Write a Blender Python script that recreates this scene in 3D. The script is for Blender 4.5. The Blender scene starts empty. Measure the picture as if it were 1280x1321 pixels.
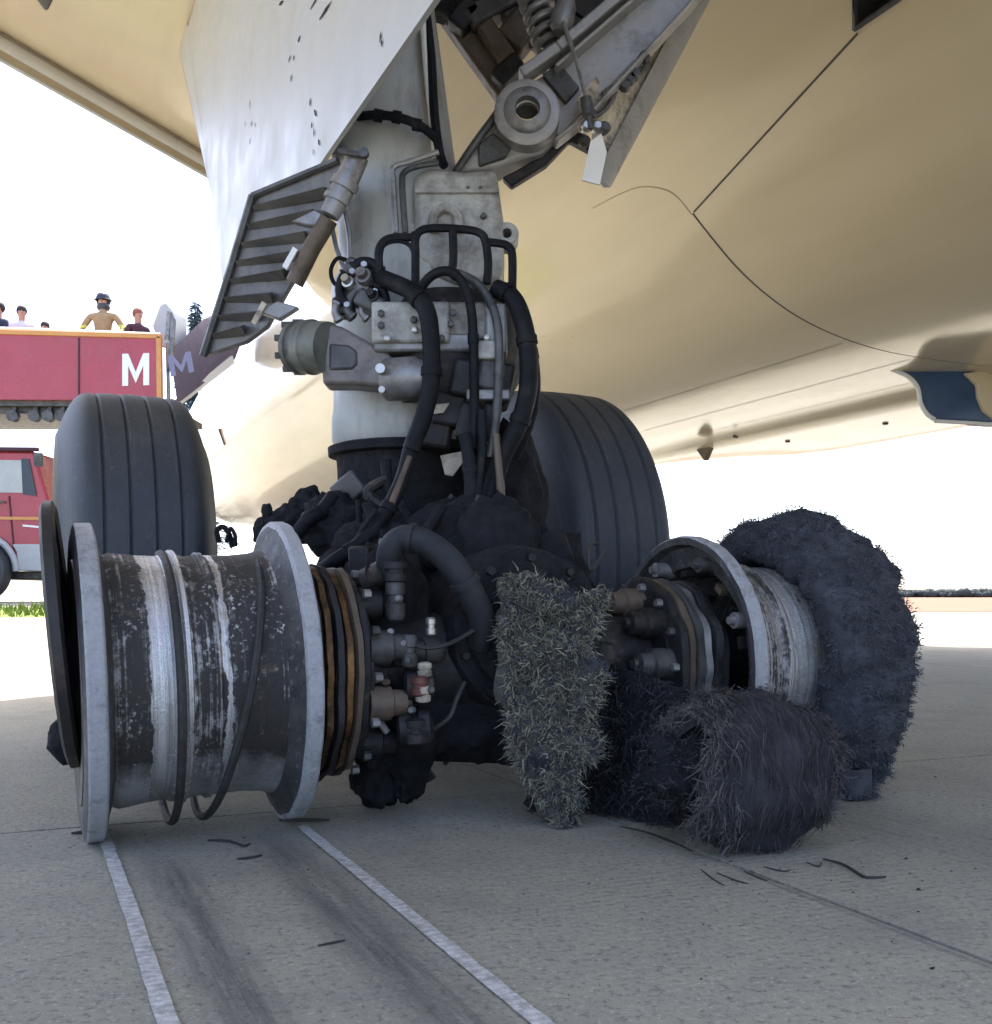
import bpy, bmesh, math, random
from math import sin, cos, pi, radians, sqrt, atan2
from mathutils import Vector, Matrix, noise
random.seed(7)
S = bpy.context.scene
COL = S.collection

# ------------------------------------------------------------------ camera, sky, sun, exposure
F = 1400.0; HZ = 770.0; EYE = 0.5
cam_d = bpy.data.cameras.new('camera'); cam = bpy.data.objects.new('camera', cam_d); COL.objects.link(cam)
cam.location = (0, 0, EYE); cam.rotation_euler = (pi/2, 0, 0)
cam_d.sensor_fit = 'HORIZONTAL'; cam_d.sensor_width = 36; cam_d.lens = 36*F/1280
cam_d.shift_y = (HZ-660.5)/1280; cam_d.clip_end = 6000; cam_d.clip_start = 0.05
S.camera = cam
SUN_EL = radians(63)
W = bpy.data.worlds.new("World"); S.world = W; W.use_nodes = True
wn = W.node_tree; bg = wn.nodes['Background']
sk = wn.nodes.new('ShaderNodeTexSky'); sk.sky_type = 'NISHITA'; sk.sun_disc = False
sk.sun_elevation = SUN_EL; sk.sun_rotation = radians(-5); sk.dust_density = 3.0; sk.air_density = 0.55; sk.ozone_density = 0.3
wn.links.new(sk.outputs[0], bg.inputs[0]); bg.inputs[1].default_value = 0.15
sl = bpy.data.lights.new('sun', 'SUN'); sun = bpy.data.objects.new('sun', sl); COL.objects.link(sun)
sl.energy = 2.1; sl.angle = radians(0.5); sl.color = (1, 0.95, 0.86)
sun.rotation_euler = Vector((0.043, -0.506, -1)).to_track_quat('-Z', 'Y').to_euler(); sun.location = (0, 30, 60)
S.view_settings.view_transform = 'Standard'; S.view_settings.look = 'None'; S.view_settings.gamma = 1
S.view_settings.exposure = 2.5
S.render.engine = 'CYCLES'; S.cycles.max_bounces = 8; S.cycles.diffuse_bounces = 4; S.cycles.glossy_bounces = 3
try: S.cycles.use_denoising = True
except Exception: pass

# ------------------------------------------------------------------ frames
A = Vector((0.9163, 0.4005, 0)); B = Vector((-0.4005, 0.9163, 0)); UP = Vector((0, 0, 1))
PHI = atan2(A.y, A.x)
def P(px, py, Y):                                   # a point of the place from its bearing and its distance
    return Vector(((px-640)/F*Y, Y, EYE+(HZ-py)/F*Y))
def NB(n, b, z): return A*n + B*b + UP*z
LW = Vector((-0.64, 2.36, 0)); RW = LW + A*1.45; FL = LW + B*1.4; FR = RW + B*1.4
CB = (LW+FR)/2; FL = FL-A*.035; FR = Vector((.165, 3.93, 0))

# ------------------------------------------------------------------ materials
def nmat(name):
    m = bpy.data.materials.new(name); m.use_nodes = True
    nt = m.node_tree; return m, nt, nt.nodes['Principled BSDF']
class N:
    def __init__(s, nt): s.nt = nt; s.tc = nt.nodes.new('ShaderNodeTexCoord').outputs['Object']
    def mp(s, scale=(1,1,1), rot=(0,0,0), loc=(0,0,0), src=None):
        n = s.nt.nodes.new('ShaderNodeMapping'); n.inputs['Scale'].default_value = scale; n.inputs['Rotation'].default_value = rot
        n.inputs['Location'].default_value = loc; s.nt.links.new(src or s.tc, n.inputs[0]); return n.outputs[0]
    def noise(s, scale, detail=4, rough=.55, vec=None, dist=0):
        n = s.nt.nodes.new('ShaderNodeTexNoise'); n.inputs['Scale'].default_value = scale; n.inputs['Detail'].default_value = detail
        n.inputs['Roughness'].default_value = rough; n.inputs['Distortion'].default_value = dist
        s.nt.links.new(vec or s.tc, n.inputs['Vector']); return n.outputs[0]
    def vor(s, scale, vec=None):
        n = s.nt.nodes.new('ShaderNodeTexVoronoi'); n.inputs['Scale'].default_value = scale
        s.nt.links.new(vec or s.tc, n.inputs['Vector']); return n.outputs[0]
    def ramp(s, src, stops):
        n = s.nt.nodes.new('ShaderNodeValToRGB'); e = n.color_ramp.elements
        while len(e) < len(stops): e.new(0.5)
        for el, (p, c) in zip(e, stops):
            el.position = p; el.color = (c, c, c, 1) if isinstance(c, (int, float)) else (*c, 1)
        s.nt.links.new(src, n.inputs[0]); return n.outputs[0]
    def mix(s, f, a, b, t='MIX'):
        n = s.nt.nodes.new('ShaderNodeMix'); n.data_type = 'RGBA'; n.blend_type = t
        for sock, v in ((n.inputs[0], f), (n.inputs[6], a), (n.inputs[7], b)):
            if isinstance(v, (int, float)): sock.default_value = v if sock is n.inputs[0] else (v, v, v, 1)
            elif isinstance(v, tuple): sock.default_value = (*v, 1)
            else: s.nt.links.new(v, sock)
        return n.outputs[2]
    def math(s, op, a, b=0.0, c=None):
        n = s.nt.nodes.new('ShaderNodeMath'); n.operation = op
        for i, v in enumerate((a, b, c)):
            if v is None: continue
            if isinstance(v, (int, float)): n.inputs[i].default_value = v
            else: s.nt.links.new(v, n.inputs[i])
        return n.outputs[0]
    def sep(s, vec=None):
        n = s.nt.nodes.new('ShaderNodeSeparateXYZ'); s.nt.links.new(vec or s.tc, n.inputs[0]); return n.outputs
    def bump(s, bsdf, h, strength=.3, dist=.01):
        n = s.nt.nodes.new('ShaderNodeBump'); n.inputs['Strength'].default_value = strength; n.inputs['Distance'].default_value = dist
        s.nt.links.new(h, n.inputs['Height']); s.nt.links.new(n.outputs[0], bsdf.inputs['Normal'])
def simple(name, base, rough=.5, metal=0, var=.25, scale=6, bump=0, bscale=60, grime=None, gamt=.5, gscale=4, coat=0, gstretch=(1,1,1), spec=.5):
    m, nt, p = nmat(name); k = N(nt)
    lo = tuple(c*(1-var) for c in base); hi = tuple(min(1, c*(1+var)) for c in base)
    c = k.mix(k.ramp(k.noise(scale, 6, .65), [(.3, 0), (.7, 1)]), lo, hi)
    if grime:
        g = k.ramp(k.noise(gscale, 8, .7, k.mp(gstretch)), [(.62-.3*gamt, 0), (.86-.3*gamt, 1)])
        c = k.mix(g, c, grime)
    nt.links.new(c, p.inputs['Base Color'])
    rr = k.ramp(k.noise(scale*2.3, 5), [(.3, max(.03, rough-.1)), (.7, min(1, rough+.1))]); nt.links.new(rr, p.inputs['Roughness'])
    p.inputs['Metallic'].default_value = metal; p.inputs['Coat Weight'].default_value = coat; p.inputs['Coat Roughness'].default_value = .08
    p.inputs['Specular IOR Level'].default_value = spec
    if bump: k.bump(p, k.noise(bscale, 6, .7), bump, .01)
    return m
def skin_mat(name, base, dirt, rough):
    m, nt, p = nmat(name); k = N(nt)
    v = k.mp((1, 1, 1), (0, 0, -PHI))
    c = k.mix(k.ramp(k.noise(.8, 3, .5, v), [(.3, 0), (.7, 1)]), tuple(x*.965 for x in base), tuple(x*1.03 for x in base))
    c = k.mix(k.ramp(k.noise(1, 4, .5, k.mp((2.2, .35, 2.2), src=v)), [(.42, 0), (.8, .55)]), c, dirt)
    c = k.mix(k.ramp(k.noise(1, 3, .5, k.mp((9, .7, 9), src=v)), [(.55, 0), (.8, .22)]), c, dirt)
    nt.links.new(c, p.inputs['Base Color'])
    nt.links.new(k.ramp(k.noise(2, 3, .5), [(.3, rough-.03), (.7, rough+.05)]), p.inputs['Roughness'])
    p.inputs['Coat Weight'].default_value = .12; p.inputs['Coat Roughness'].default_value = .06; p.inputs['Specular IOR Level'].default_value = .33
    k.bump(p, k.noise(1.3, 2, .5), .12, .02); return m
cream = skin_mat('cream_paint', (.63, .53, .365), (.48, .385, .24), .13)
wingm = skin_mat('wing_paint', (.55, .46, .33), (.40, .33, .23), .22)
fus_white = simple('fuselage_white', (.70, .69, .66), .25, 0, .04, 1, coat=.1)
stripe_grey = simple('stripe_grey', (.32, .35, .33), .25, 0, .05, 2, coat=.3)
glassm = simple('dark_glass', (.02, .025, .03), .08, 0, .1, 5)
doorm = simple('door_white_paint', (.43, .43, .415), .42, 0, .05, 2.5)
strutm = simple('strut_grey_paint', (.40, .41, .385), .45, 0, .1, 5, grime=(.12, .11, .095), gamt=.42, gscale=5, gstretch=(1, 1, .35), bump=.08)
castm = simple('casting_grey_paint', (.38, .375, .34), .5, 0, .15, 8, grime=(.10, .085, .065), gamt=.58, gscale=9, bump=.15)
greym = simple('worn_grey_metal', (.26, .255, .25), .42, .35, .2, 9, grime=(.06, .055, .05), gamt=.5, gscale=8, bump=.15)
bracem = simple('brace_grey', (.36, .35, .335), .45, .25, .14, 7, grime=(.07, .06, .055), gamt=.42, gscale=7, bump=.12)
brownm = simple('grimy_brown_metal', (.14, .105, .075), .55, .2, .3, 9, grime=(.03, .025, .02), gamt=.5, gscale=9, bump=.2)
darkm = simple('dark_grey_metal', (.09, .09, .088), .5, .3, .3, 10, grime=(.02, .02, .02), gamt=.5, gscale=9, bump=.2)
ribm = simple('ribbed_panel_grey', (.17, .165, .16), .5, .15, .2, 6, grime=(.05, .05, .05), gamt=.5, gscale=5, bump=.1)
charm = simple('charred_black', (.013, .0135, .016), .8, 0, .6, 25, bump=.8, bscale=45, grime=(.04, .034, .03), gamt=.18, gscale=30, spec=.25)
sootm = simple('sooty_metal', (.022, .0215, .023), .55, .3, .5, 14, bump=.4, bscale=50, grime=(.11, .085, .065), gamt=.25, gscale=16)
hosem = simple('black_rubber_hose', (.007, .008, .0105), .6, 0, .3, 14, bump=.25, bscale=90, grime=(.03,.028,.026), gamt=.25, gscale=14, spec=.2)
hoseg = simple('dusty_grey_hose', (.017, .0195, .023), .7, 0, .25, 14, bump=.2, bscale=120)
boltm = simple('bare_bolt_metal', (.42, .41, .38), .35, .8, .3, 30)
goldm = simple('scorched_bronze', (.22, .12, .045), .4, .7, .5, 12, grime=(.03, .022, .016), gamt=.8, gscale=11, gstretch=(1.5, 1, 1), bump=.6, bscale=40)
redm = simple('faded_red_part', (.16, .05, .032), .55, 0, .3, 20, grime=(.03, .025, .02), gamt=.5, gscale=30)
creampart = simple('cream_part', (.5, .44, .33), .55, 0, .3, 20, grime=(.04, .035, .03), gamt=.5, gscale=25)
pinm = simple('olive_grey_metal', (.17, .18, .155), .5, .2, .2, 9, grime=(.05,.05,.045), gamt=.5, gscale=9, bump=.15)
linkm = simple('brown_grey_metal', (.19, .17, .155), .5, .2, .2, 9, grime=(.06,.05,.045), gamt=.5, gscale=8, bump=.15)
seamm = simple('seam_shade', (.34,.27,.17), .5, 0, .1, 5)
treadm = simple('torn_tread_rubber', (.032, .031, .036), .8, 0, .5, 18, bump=.7, bscale=30, grime=(.065, .058, .054), gamt=.45, gscale=16, gstretch=(4, 1, .35), spec=.3)
frayed = simple('frayed_black_cords', (.04, .04, .045), .9, 0, .6, 40)
frayed_blue = simple('ashy_dark_cords', (.088, .096, .114), .9, 0, .45, 40)
ashm = simple('ashy_burnt_rubber', (.058, .063, .075), .9, 0, .5, 18, bump=.8, bscale=45, grime=(.03, .032, .038), gamt=.45, gscale=14)
frayed_green = simple('dusty_olive_cords', (.245, .23, .165), .9, 0, .45, 30)
frayed_mid = simple('dark_slate_cords', (.06, .066, .082), .9, 0, .5, 40)
frayed_brown = simple('dusty_brown_cords', (.10, .09, .085), .9, 0, .5, 30)
wire = simple('charred_wire', (.04, .038, .036), .6, .2, .4, 40, bump=.4, bscale=150)
discm = simple('scorched_disc', (.035, .03, .028), .6, .2, .4, 10, grime=(.09, .065, .05), gamt=.3, gscale=12, bump=.2)

def tyre_mat():
    m, nt, p = nmat('tyre_rubber'); k = N(nt)
    c = k.mix(k.noise(7, 8, .7), (.024, .029, .036), (.060, .068, .080))
    c = k.mix(k.ramp(k.noise(60, 3, .7), [(.6, 0), (.75, 1)]), c, (.09, .09, .092))
    c = k.mix(k.ramp(k.noise(1, 6, .7, k.mp((70, 4, 4))), [(.55, 0), (.72, .6)]), c, (.10, .098, .095))
    c = k.mix(k.ramp(k.noise(3, 6, .75, k.mp((1,1,1),(0,0,0),(4,2,1))), [(.52, 0), (.7, .55)]), c, (.11, .10, .09))
    nt.links.new(c, p.inputs['Base Color']); p.inputs['Roughness'].default_value = .62
    k.bump(p, k.noise(160, 5, .7), .25, .004); return m
tyrem = tyre_mat()

def rim_mat(name, stops, ash=True):
    m, nt, p = nmat(name); k = N(nt)
    x = k.sep()[0]; z = k.sep()[2]
    nz = k.noise(11, 6, .7)
    u = k.math('ADD', k.math('MULTIPLY', x, 1/.42), .5)
    u = k.math('ADD', u, k.math('MULTIPLY', k.math('SUBTRACT', nz, .5), .10))
    soot = k.ramp(u, stops)
    streak = k.noise(1, 6, .65, k.mp((150, 2.2, 2.2)))
    blotch = k.noise(17, 9, .78)
    s2 = k.math('ADD', soot, k.math('MULTIPLY', k.math('SUBTRACT', blotch, .5), 1.1))
    s2 = k.math('ADD', s2, k.math('MULTIPLY', k.math('SUBTRACT', streak, .5), .9))
    sm = k.ramp(s2, [(.38, 0), (.56, 1)])
    metal = k.mix(k.ramp(streak, [(.3,0),(.65,1)]), (.26, .25, .225), (.80, .79, .78))
    metal = k.mix(k.ramp(k.noise(7, 6, .7), [(.55, 0), (.72, 1)]), metal, (.30, .22, .12))
    black = k.mix(blotch, (.012, .012, .013), (.055, .048, .042))
    c = k.mix(sm, metal, black)
    sp = k.ramp(k.noise(95, 3, .6), [(.56, 0), (.68, .9)]); clus = k.ramp(k.noise(6, 6, .75), [(.48, 0), (.62, 1)])
    c = k.mix(k.math('MULTIPLY', sp, clus), c, (.62, .61, .58))
    bs = k.math('MULTIPLY', k.ramp(k.noise(8.5, 8, .8, k.mp((1,1,1),(0,0,0),(3,1,2))), [(.54, 0), (.64, 1)]), k.ramp(k.noise(40, 5, .7), [(.4, 0), (.6, 1)]))
    c = k.mix(k.math('MULTIPLY', bs, .75), c, (.22, .175, .115))
    if ash:
        low = k.math('ADD', k.math('MULTIPLY', z, -5.0), k.math('MULTIPLY', nz, .8))
        lf = k.ramp(low, [(1.15/2, 0), (1.6/2, .9)])
        low2 = k.math('MULTIPLY', low, .5); nt.links.new(low2, lf.node.inputs[0])
        c = k.mix(lf, c, (.42, .42, .42))
    nt.links.new(c, p.inputs['Base Color'])
    nt.links.new(k.ramp(sm, [(0, .55), (1, 0)]), p.inputs['Metallic'])
    nt.links.new(k.ramp(k.math('ADD', sm, k.math('MULTIPLY', blotch, .3)), [(0, .2), (1, .65)]), p.inputs['Roughness'])
    k.bump(p, k.math('ADD', k.noise(70, 6, .8), streak), .45, .006); return m
rimL = rim_mat('burnt_rim_metal', [(0, .55), (.12, .62), (.26, .66), (.29, .05), (.42, .08), (.47, .6), (.60, .55), (.615, .15), (.64, .62), (.80, .75), (.9, .6), (1, .7)])  # low-soot stops: bright metal band, plus a painted thin highlight
rimR = rim_mat('ashy_rim_metal', [(0, .4), (.14, .5), (.22, .42), (.3, .5), (.36, .28), (.46, .24), (.5, .36), (.7, .32), (1, .36)], ash=False)
rim_clean = simple('old_rim_metal', (.16, .14, .12), .5, .4, .3, 12, grime=(.03, .025, .02), gamt=.5, gscale=8)
def flange_mat():
    m, nt, p = nmat('ground_flange_metal'); k = N(nt)
    c = k.mix(k.noise(120, 6, .75), (.27, .275, .29), (.66, .67, .69))
    c = k.mix(k.ramp(k.noise(13, 7, .75), [(.52, 0), (.68, .8)]), c, (.15, .15, .155))
    nt.links.new(c, p.inputs['Base Color']); p.inputs['Roughness'].default_value = .6; p.inputs['Metallic'].default_value = .25
    k.bump(p, k.noise(90, 7, .8), .8, .008); return m
flangem = flange_mat()
flange_soot = simple('sooty_flange_side', (.075, .073, .07), .6, .2, .5, 16, grime=(.4, .4, .39), gamt=.16, gscale=60, bump=.3)  # soot-dark flange sides beside the pale ground edges

def concrete_mat():
    m, nt, p = nmat('grooved_concrete'); k = N(nt)
    big = k.noise(.6, 6, .6); fine = k.noise(70, 5, .75); mid = k.noise(9, 6, .65)
    c = k.mix(big, (.272, .26, .197), (.362, .347, .268))
    c = k.mix(k.ramp(mid, [(.35, 0), (.7, .35)]), c, (.18, .178, .17))
    sp = k.ramp(fine, [(.36, 1), (.48, 0)]); c = k.mix(k.math('MULTIPLY', sp, .75), c, (.09, .09, .088))
    sp2 = k.ramp(k.noise(110, 3, .7), [(.56, 0), (.68, 1)]); c = k.mix(k.math('MULTIPLY', sp2, .6), c, (.50, .48, .44))
    c = k.mix(k.ramp(k.noise(1.7, 7, .7, k.mp((1,1,1),(0,0,0),(5,3,1))), [(.52, 0), (.72, .5)]), c, (.15, .145, .135))
    c = k.mix(k.ramp(k.noise(26, 6, .8), [(.30, .55), (.42, 0)]), c, (.11, .108, .10))
    # rubber streaks burned off by the wheels, in lanes along the rolling direction
    rot = k.mp((1, 1, 1), (0, 0, -PHI)); sx = k.sep(rot)
    n_ = sx[0]; b_ = sx[1]
    for (n0, wdt, amt, bend) in ((0.247, .062, .8, 2.25), (.470, .075, .8, 2.35), (1.75, .22, .35, 3.2), (1.2, .012, .5, 2.0)):
        wob = k.math('MULTIPLY', k.math('SUBTRACT', k.noise(2.4, 3), .5), .05)
        d = k.math('ABSOLUTE', k.math('SUBTRACT', k.math('ADD', n_, wob), n0))
        lane = k.ramp(k.math('DIVIDE', d, wdt), [(.25, 1), (1, 0)])
        be = k.ramp(k.math('MULTIPLY', k.math('ADD', k.math('SUBTRACT', bend, b_), .0), 4), [(0, 0), (1, 1)])
        st = k.ramp(k.noise(1, 6, .7, k.mp((45, 2.5, 45), (0, 0, 0), src=rot)), [(.3, .15), (.62, 1)])
        f = k.math('MULTIPLY', k.math('MULTIPLY', lane, k.math('MULTIPLY', be, st)), amt)
        c = k.mix(f, c, (.055, .053, .055))
    nt.links.new(c, p.inputs['Base Color']); p.inputs['Roughness'].default_value = .88
    w = nt.nodes.new('ShaderNodeTexWave'); w.wave_type = 'BANDS'; w.bands_direction = 'Y'; w.inputs['Scale'].default_value = 14
    w.inputs['Distortion'].default_value = 2.2; w.inputs['Detail'].default_value = 3; nt.links.new(rot, w.inputs['Vector'])
    k.bump(p, k.math('ADD', k.math('MULTIPLY', w.outputs['Fac'], .22), fine), .7, .008); return m
concm = concrete_mat()
jointm = simple('joint_filler', (.07, .068, .062), .9, 0, .3, 9)
farm = simple('pale_apron', (.29, .28, .225), .9, 0, .12, .3)
fieldm = simple('dry_field', (.15, .068, .026), .95, 0, .25, .6)
grassm = simple('grass_green', (.16, .22, .03), .85, 0, .4, 3)
scrapem = None
def scrape_mat():
    m, nt, p = nmat('ground_metal_scrape'); k = N(nt)
    c = k.mix(k.ramp(k.noise(55, 5, .75), [(.36, 0), (.6, 1)]), (.26, .255, .24), (.56, .56, .54))
    w = nt.nodes.new('ShaderNodeTexWave'); w.wave_type = 'BANDS'; w.bands_direction = 'Y'; w.inputs['Scale'].default_value = 17
    w.inputs['Distortion'].default_value = 3; w.inputs['Detail'].default_value = 3; nt.links.new(k.mp((1,1,1),(0,0,-PHI)), w.inputs['Vector'])
    c = k.mix(k.ramp(w.outputs['Fac'], [(.2, .4), (.45, 0)]), c, (.27, .265, .25))
    nt.links.new(c, p.inputs['Base Color']); p.inputs['Roughness'].default_value = .8; k.bump(p, k.noise(130, 4, .7), .4, .004); return m
scrapem = scrape_mat()
leafm = simple('hazed_foliage', (.065, .075, .075), 1, 0, .3, .05, spec=0)  # greyed so the colour carries the distance haze
sprucem = simple('hazed_spruce_needles', (.10, .17, .21), .9, 0, .35, 3)  # distance haze painted into the needle colour
barkm = simple('bark', (.10, .075, .055), .9, 0, .3, 12, bump=.4)
redpaint = simple('fire_red_paint', (.36, .04, .055), .3, 0, .08, 1.5, coat=.2, grime=(.34, .06, .07), gamt=.3, gscale=1)
redshade = simple('shaded_red_paint', (.075, .058, .105), .5, 0, .1, 2)  # truck red with the stair panel's shade put into the colour
orangem = simple('orange_trim', (.58, .27, .08), .45, 0, .1, 4)
whitep = simple('white_paint', (.78, .78, .76), .5, 0, .05, 4)
greyp = simple('pale_grey_panel', (.42, .43, .43), .5, 0, .1, 4)
lilac = simple('shaded_white_letter', (.20, .20, .30), .5, 0, .05, 4)  # white letter toned down, the panel's shade painted into it
bluep = simple('navy_blue_paint', (.025, .07, .17), .4, 0, .2, 6, coat=.2)
skinm = simple('skin', (.45, .25, .17), .6, 0, .1, 10)
navy = simple('navy_cloth', (.025, .035, .07), .9, 0, .2, 10)
shirtw = simple('white_cloth', (.62, .60, .66), .9, 0, .08, 10)
tancloth = simple('tan_turnout_cloth', (.34, .24, .13), .9, 0, .15, 10)
hiviz = simple('yellow_reflective_band', (.62, .62, .10), .6, 0, .1, 10)
maroon = simple('dark_maroon_cloth', (.07, .03, .045), .9, 0, .2, 10)
hairm = simple('dark_hair', (.02, .016, .014), .7, 0, .2, 30)
hairr = simple('reddish_hair', (.24, .09, .06), .7, 0, .2, 30)
helm = simple('dark_helmet', (.03, .035, .05), .3, 0, .2, 10)
well_dark = simple('hollow_shade', (.03, .028, .026), .7, 0, .4, 10)  # near-black, puts the shade of hollows into the colour

# ------------------------------------------------------------------ mesh helpers
def lerp(a, b, t): return a+(b-a)*t
def basis(axis):
    ax = Vector(axis).normalized(); r = Vector((0, 0, 1)) if abs(ax.z) < .9 else Vector((1, 0, 0))
    u = (r - ax*r.dot(ax)).normalized(); return ax, u, ax.cross(u)
def crom(pts, sub=8, closed=False):
    pts = [Vector(p) for p in pts]; out = []; n = len(pts)
    rng = n if closed else n-1
    for i in range(rng):
        if closed: p0, p1, p2, p3 = pts[(i-1) % n], pts[i], pts[(i+1) % n], pts[(i+2) % n]
        else: p0, p1, p2, p3 = pts[max(0, i-1)], pts[i], pts[i+1], pts[min(n-1, i+2)]
        for j in range(sub):
            t = j/sub; t2 = t*t; t3 = t2*t
            out.append(.5*((2*p1)+(p2-p0)*t+(2*p0-5*p1+4*p2-p3)*t2+(3*p1-p0-3*p2+p3)*t3))
    if not closed: out.append(pts[-1])
    return out
class MB:
    def __init__(s): s.v = []; s.f = []; s.mi = []; s.cur = 0
    def add(s, vs, fs):
        o = len(s.v); s.v += [tuple(v) for v in vs]; s.f += [tuple(i+o for i in f) for f in fs]; s.mi += [s.cur]*len(fs); return s
    def box(s, c, size, R=None, taper=1):
        c = Vector(c); h = [x/2 for x in size]; vs = []
        for sx in (-1, 1):
            for sy in (-1, 1):
                for sz in (-1, 1):
                    k = taper if sz > 0 else 1
                    v = Vector((sx*h[0]*k, sy*h[1]*k, sz*h[2]))
                    vs.append(c+(R @ v if R else v))
        return s.add(vs, [(0,1,3,2),(4,6,7,5),(0,4,5,1),(2,3,7,6),(0,2,6,4),(1,5,7,3)])
    def tube(s, pts, r, seg=10, closed=False, cap=True):
        pts = [Vector(p) for p in pts]; n = len(pts); vs = []; fs = []
        rr = r if isinstance(r, (list, tuple)) else [r]*n
        t0 = (pts[1]-pts[0]).normalized(); _, u, w = basis(t0)
        for i in range(n):
            if closed: t = (pts[(i+1) % n]-pts[i-1]).normalized()
            else: t = (pts[min(n-1, i+1)]-pts[max(0, i-1)]).normalized()
            u = (u - t*u.dot(t)).normalized(); w = t.cross(u)
            for j in range(seg):
                a = 2*pi*j/seg; vs.append(pts[i]+(u*cos(a)+w*sin(a))*rr[i])
        m = n if closed else n-1
        for i in range(m):
            i2 = (i+1) % n
            for j in range(seg):
                j2 = (j+1) % seg; fs.append((i*seg+j, i*seg+j2, i2*seg+j2, i2*seg+j))
        if cap and not closed:
            fs.append(tuple(range(seg))[::-1]); fs.append(tuple((n-1)*seg+j for j in range(seg)))
        return s.add(vs, fs)
    def lathe(s, prof, org=(0,0,0), axis=(1,0,0), seg=48, closed=False, caps=True, disp=None):
        ax, u, w = basis(axis); org = Vector(org); vs = []; fs = []; m = len(prof)
        for (x, r) in prof:
            for j in range(seg):
                a = 2*pi*j/seg; rr = r if disp is None else r+disp(x, a, r)
                vs.append(org+ax*x+(u*cos(a)+w*sin(a))*rr)
        rng = m if closed else m-1
        for i in range(rng):
            i2 = (i+1) % m
            for j in range(seg):
                j2 = (j+1) % seg; fs.append((i*seg+j, i2*seg+j, i2*seg+j2, i*seg+j2))
        if caps and not closed:
            fs.append(tuple(range(seg))); fs.append(tuple((m-1)*seg+j for j in range(seg))[::-1])
        return s.add(vs, fs)
    def prism(s, poly, d):
        poly = [Vector(p) for p in poly]; d = Vector(d); n = len(poly)
        fs = [tuple(range(n)), tuple(range(n, 2*n))[::-1]]+[(i, i+n, (i+1) % n+n, (i+1) % n) for i in range(n)]
        return s.add(poly+[p+d for p in poly], fs)
    def grid(s, g, closed_u=False):
        h = len(g); w = len(g[0]); vs = [p for row in g for p in row]; fs = []
        for i in range(h-1):
            for j in range(w-1): fs.append((i*w+j, i*w+j+1, (i+1)*w+j+1, (i+1)*w+j))
        return s.add(vs, fs)
    def bar(s, p, q, w, h, up=(0,0,1)):
        p = Vector(p); q = Vector(q); x = (q-p); L = x.length; x.normalize(); u = Vector(up); u = (u-x*u.dot(x)).normalized(); y = u.cross(x)
        return s.box((p+q)/2, (L, w, h), Matrix((x, y, u)).transposed())
    def build(s, name, mat, parent=None, smooth=True, angle=40, bevel=0, bseg=2, kind=None, label=None, sub=0):
        me = bpy.data.meshes.new(name); me.from_pydata(s.v, [], s.f)
        bm = bmesh.new(); bm.from_mesh(me); bmesh.ops.recalc_face_normals(bm, faces=bm.faces[:]); bm.to_mesh(me); bm.free()
        for m in (mat if isinstance(mat, (list, tuple)) else [mat]): me.materials.append(m)
        if any(s.mi): me.polygons.foreach_set('material_index', s.mi)
        if smooth: me.polygons.foreach_set('use_smooth', [True]*len(me.polygons)); me.set_sharp_from_angle(angle=radians(angle))
        o = bpy.data.objects.new(name, me); COL.objects.link(o)
        if parent is not None:
            o.parent = parent; off = getattr(parent, 'name', None)
            o.location = -world_off.get(parent.name, Vector((0,0,0)))
        if sub: md = o.modifiers.new('sub', 'SUBSURF'); md.levels = md.render_levels = sub
        if bevel: md = o.modifiers.new('bevel', 'BEVEL'); md.width = bevel; md.segments = bseg; md.limit_method = 'ANGLE'; md.angle_limit = radians(35)
        if kind: o['kind'] = kind
        if label: o['label'] = label
        return o
world_off = {}          # world position of each Empty whose children carry world coordinates
def thing(name, loc, label, cat, group=None, local=False, rz=0):
    o = bpy.data.objects.new(name, None); COL.objects.link(o); o.location = loc; o.rotation_euler = (0, 0, rz)
    o.empty_display_size = .1
    world_off[o.name] = Vector((0,0,0)) if local else Vector(loc)
    tag(o, label, cat, group); return o
def tag(o, label=None, cat=None, group=None, kind=None):
    if label: o['label'] = label
    if cat: o['category'] = cat
    if group: o['group'] = group
    if kind: o['kind'] = kind
    return o
def node(name, parent, loc, rz=0, tilt=None, label=None):       # an Empty part, children in its own frame
    o = bpy.data.objects.new(name, None); COL.objects.link(o); o.parent = parent
    o.location = Vector(loc)-world_off.get(parent.name, Vector((0,0,0))); o.rotation_euler = tilt or (0, 0, rz)
    o.empty_display_size = .1; world_off[o.name] = Vector((0,0,0))
    if label: o['label'] = label
    return o
def group_node(name, parent, label=None):                       # an Empty part whose children carry world coordinates
    o = node(name, parent, (0,0,0) if parent.name not in world_off else world_off[parent.name])
    world_off[o.name] = Vector(world_off.get(parent.name, Vector((0,0,0))))
    if label: o['label'] = label
    return o
def mesh_for(name, parent, mat, **k):
    return None

def nz3(v, s): return noise.noise(Vector(v)*s)

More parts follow.
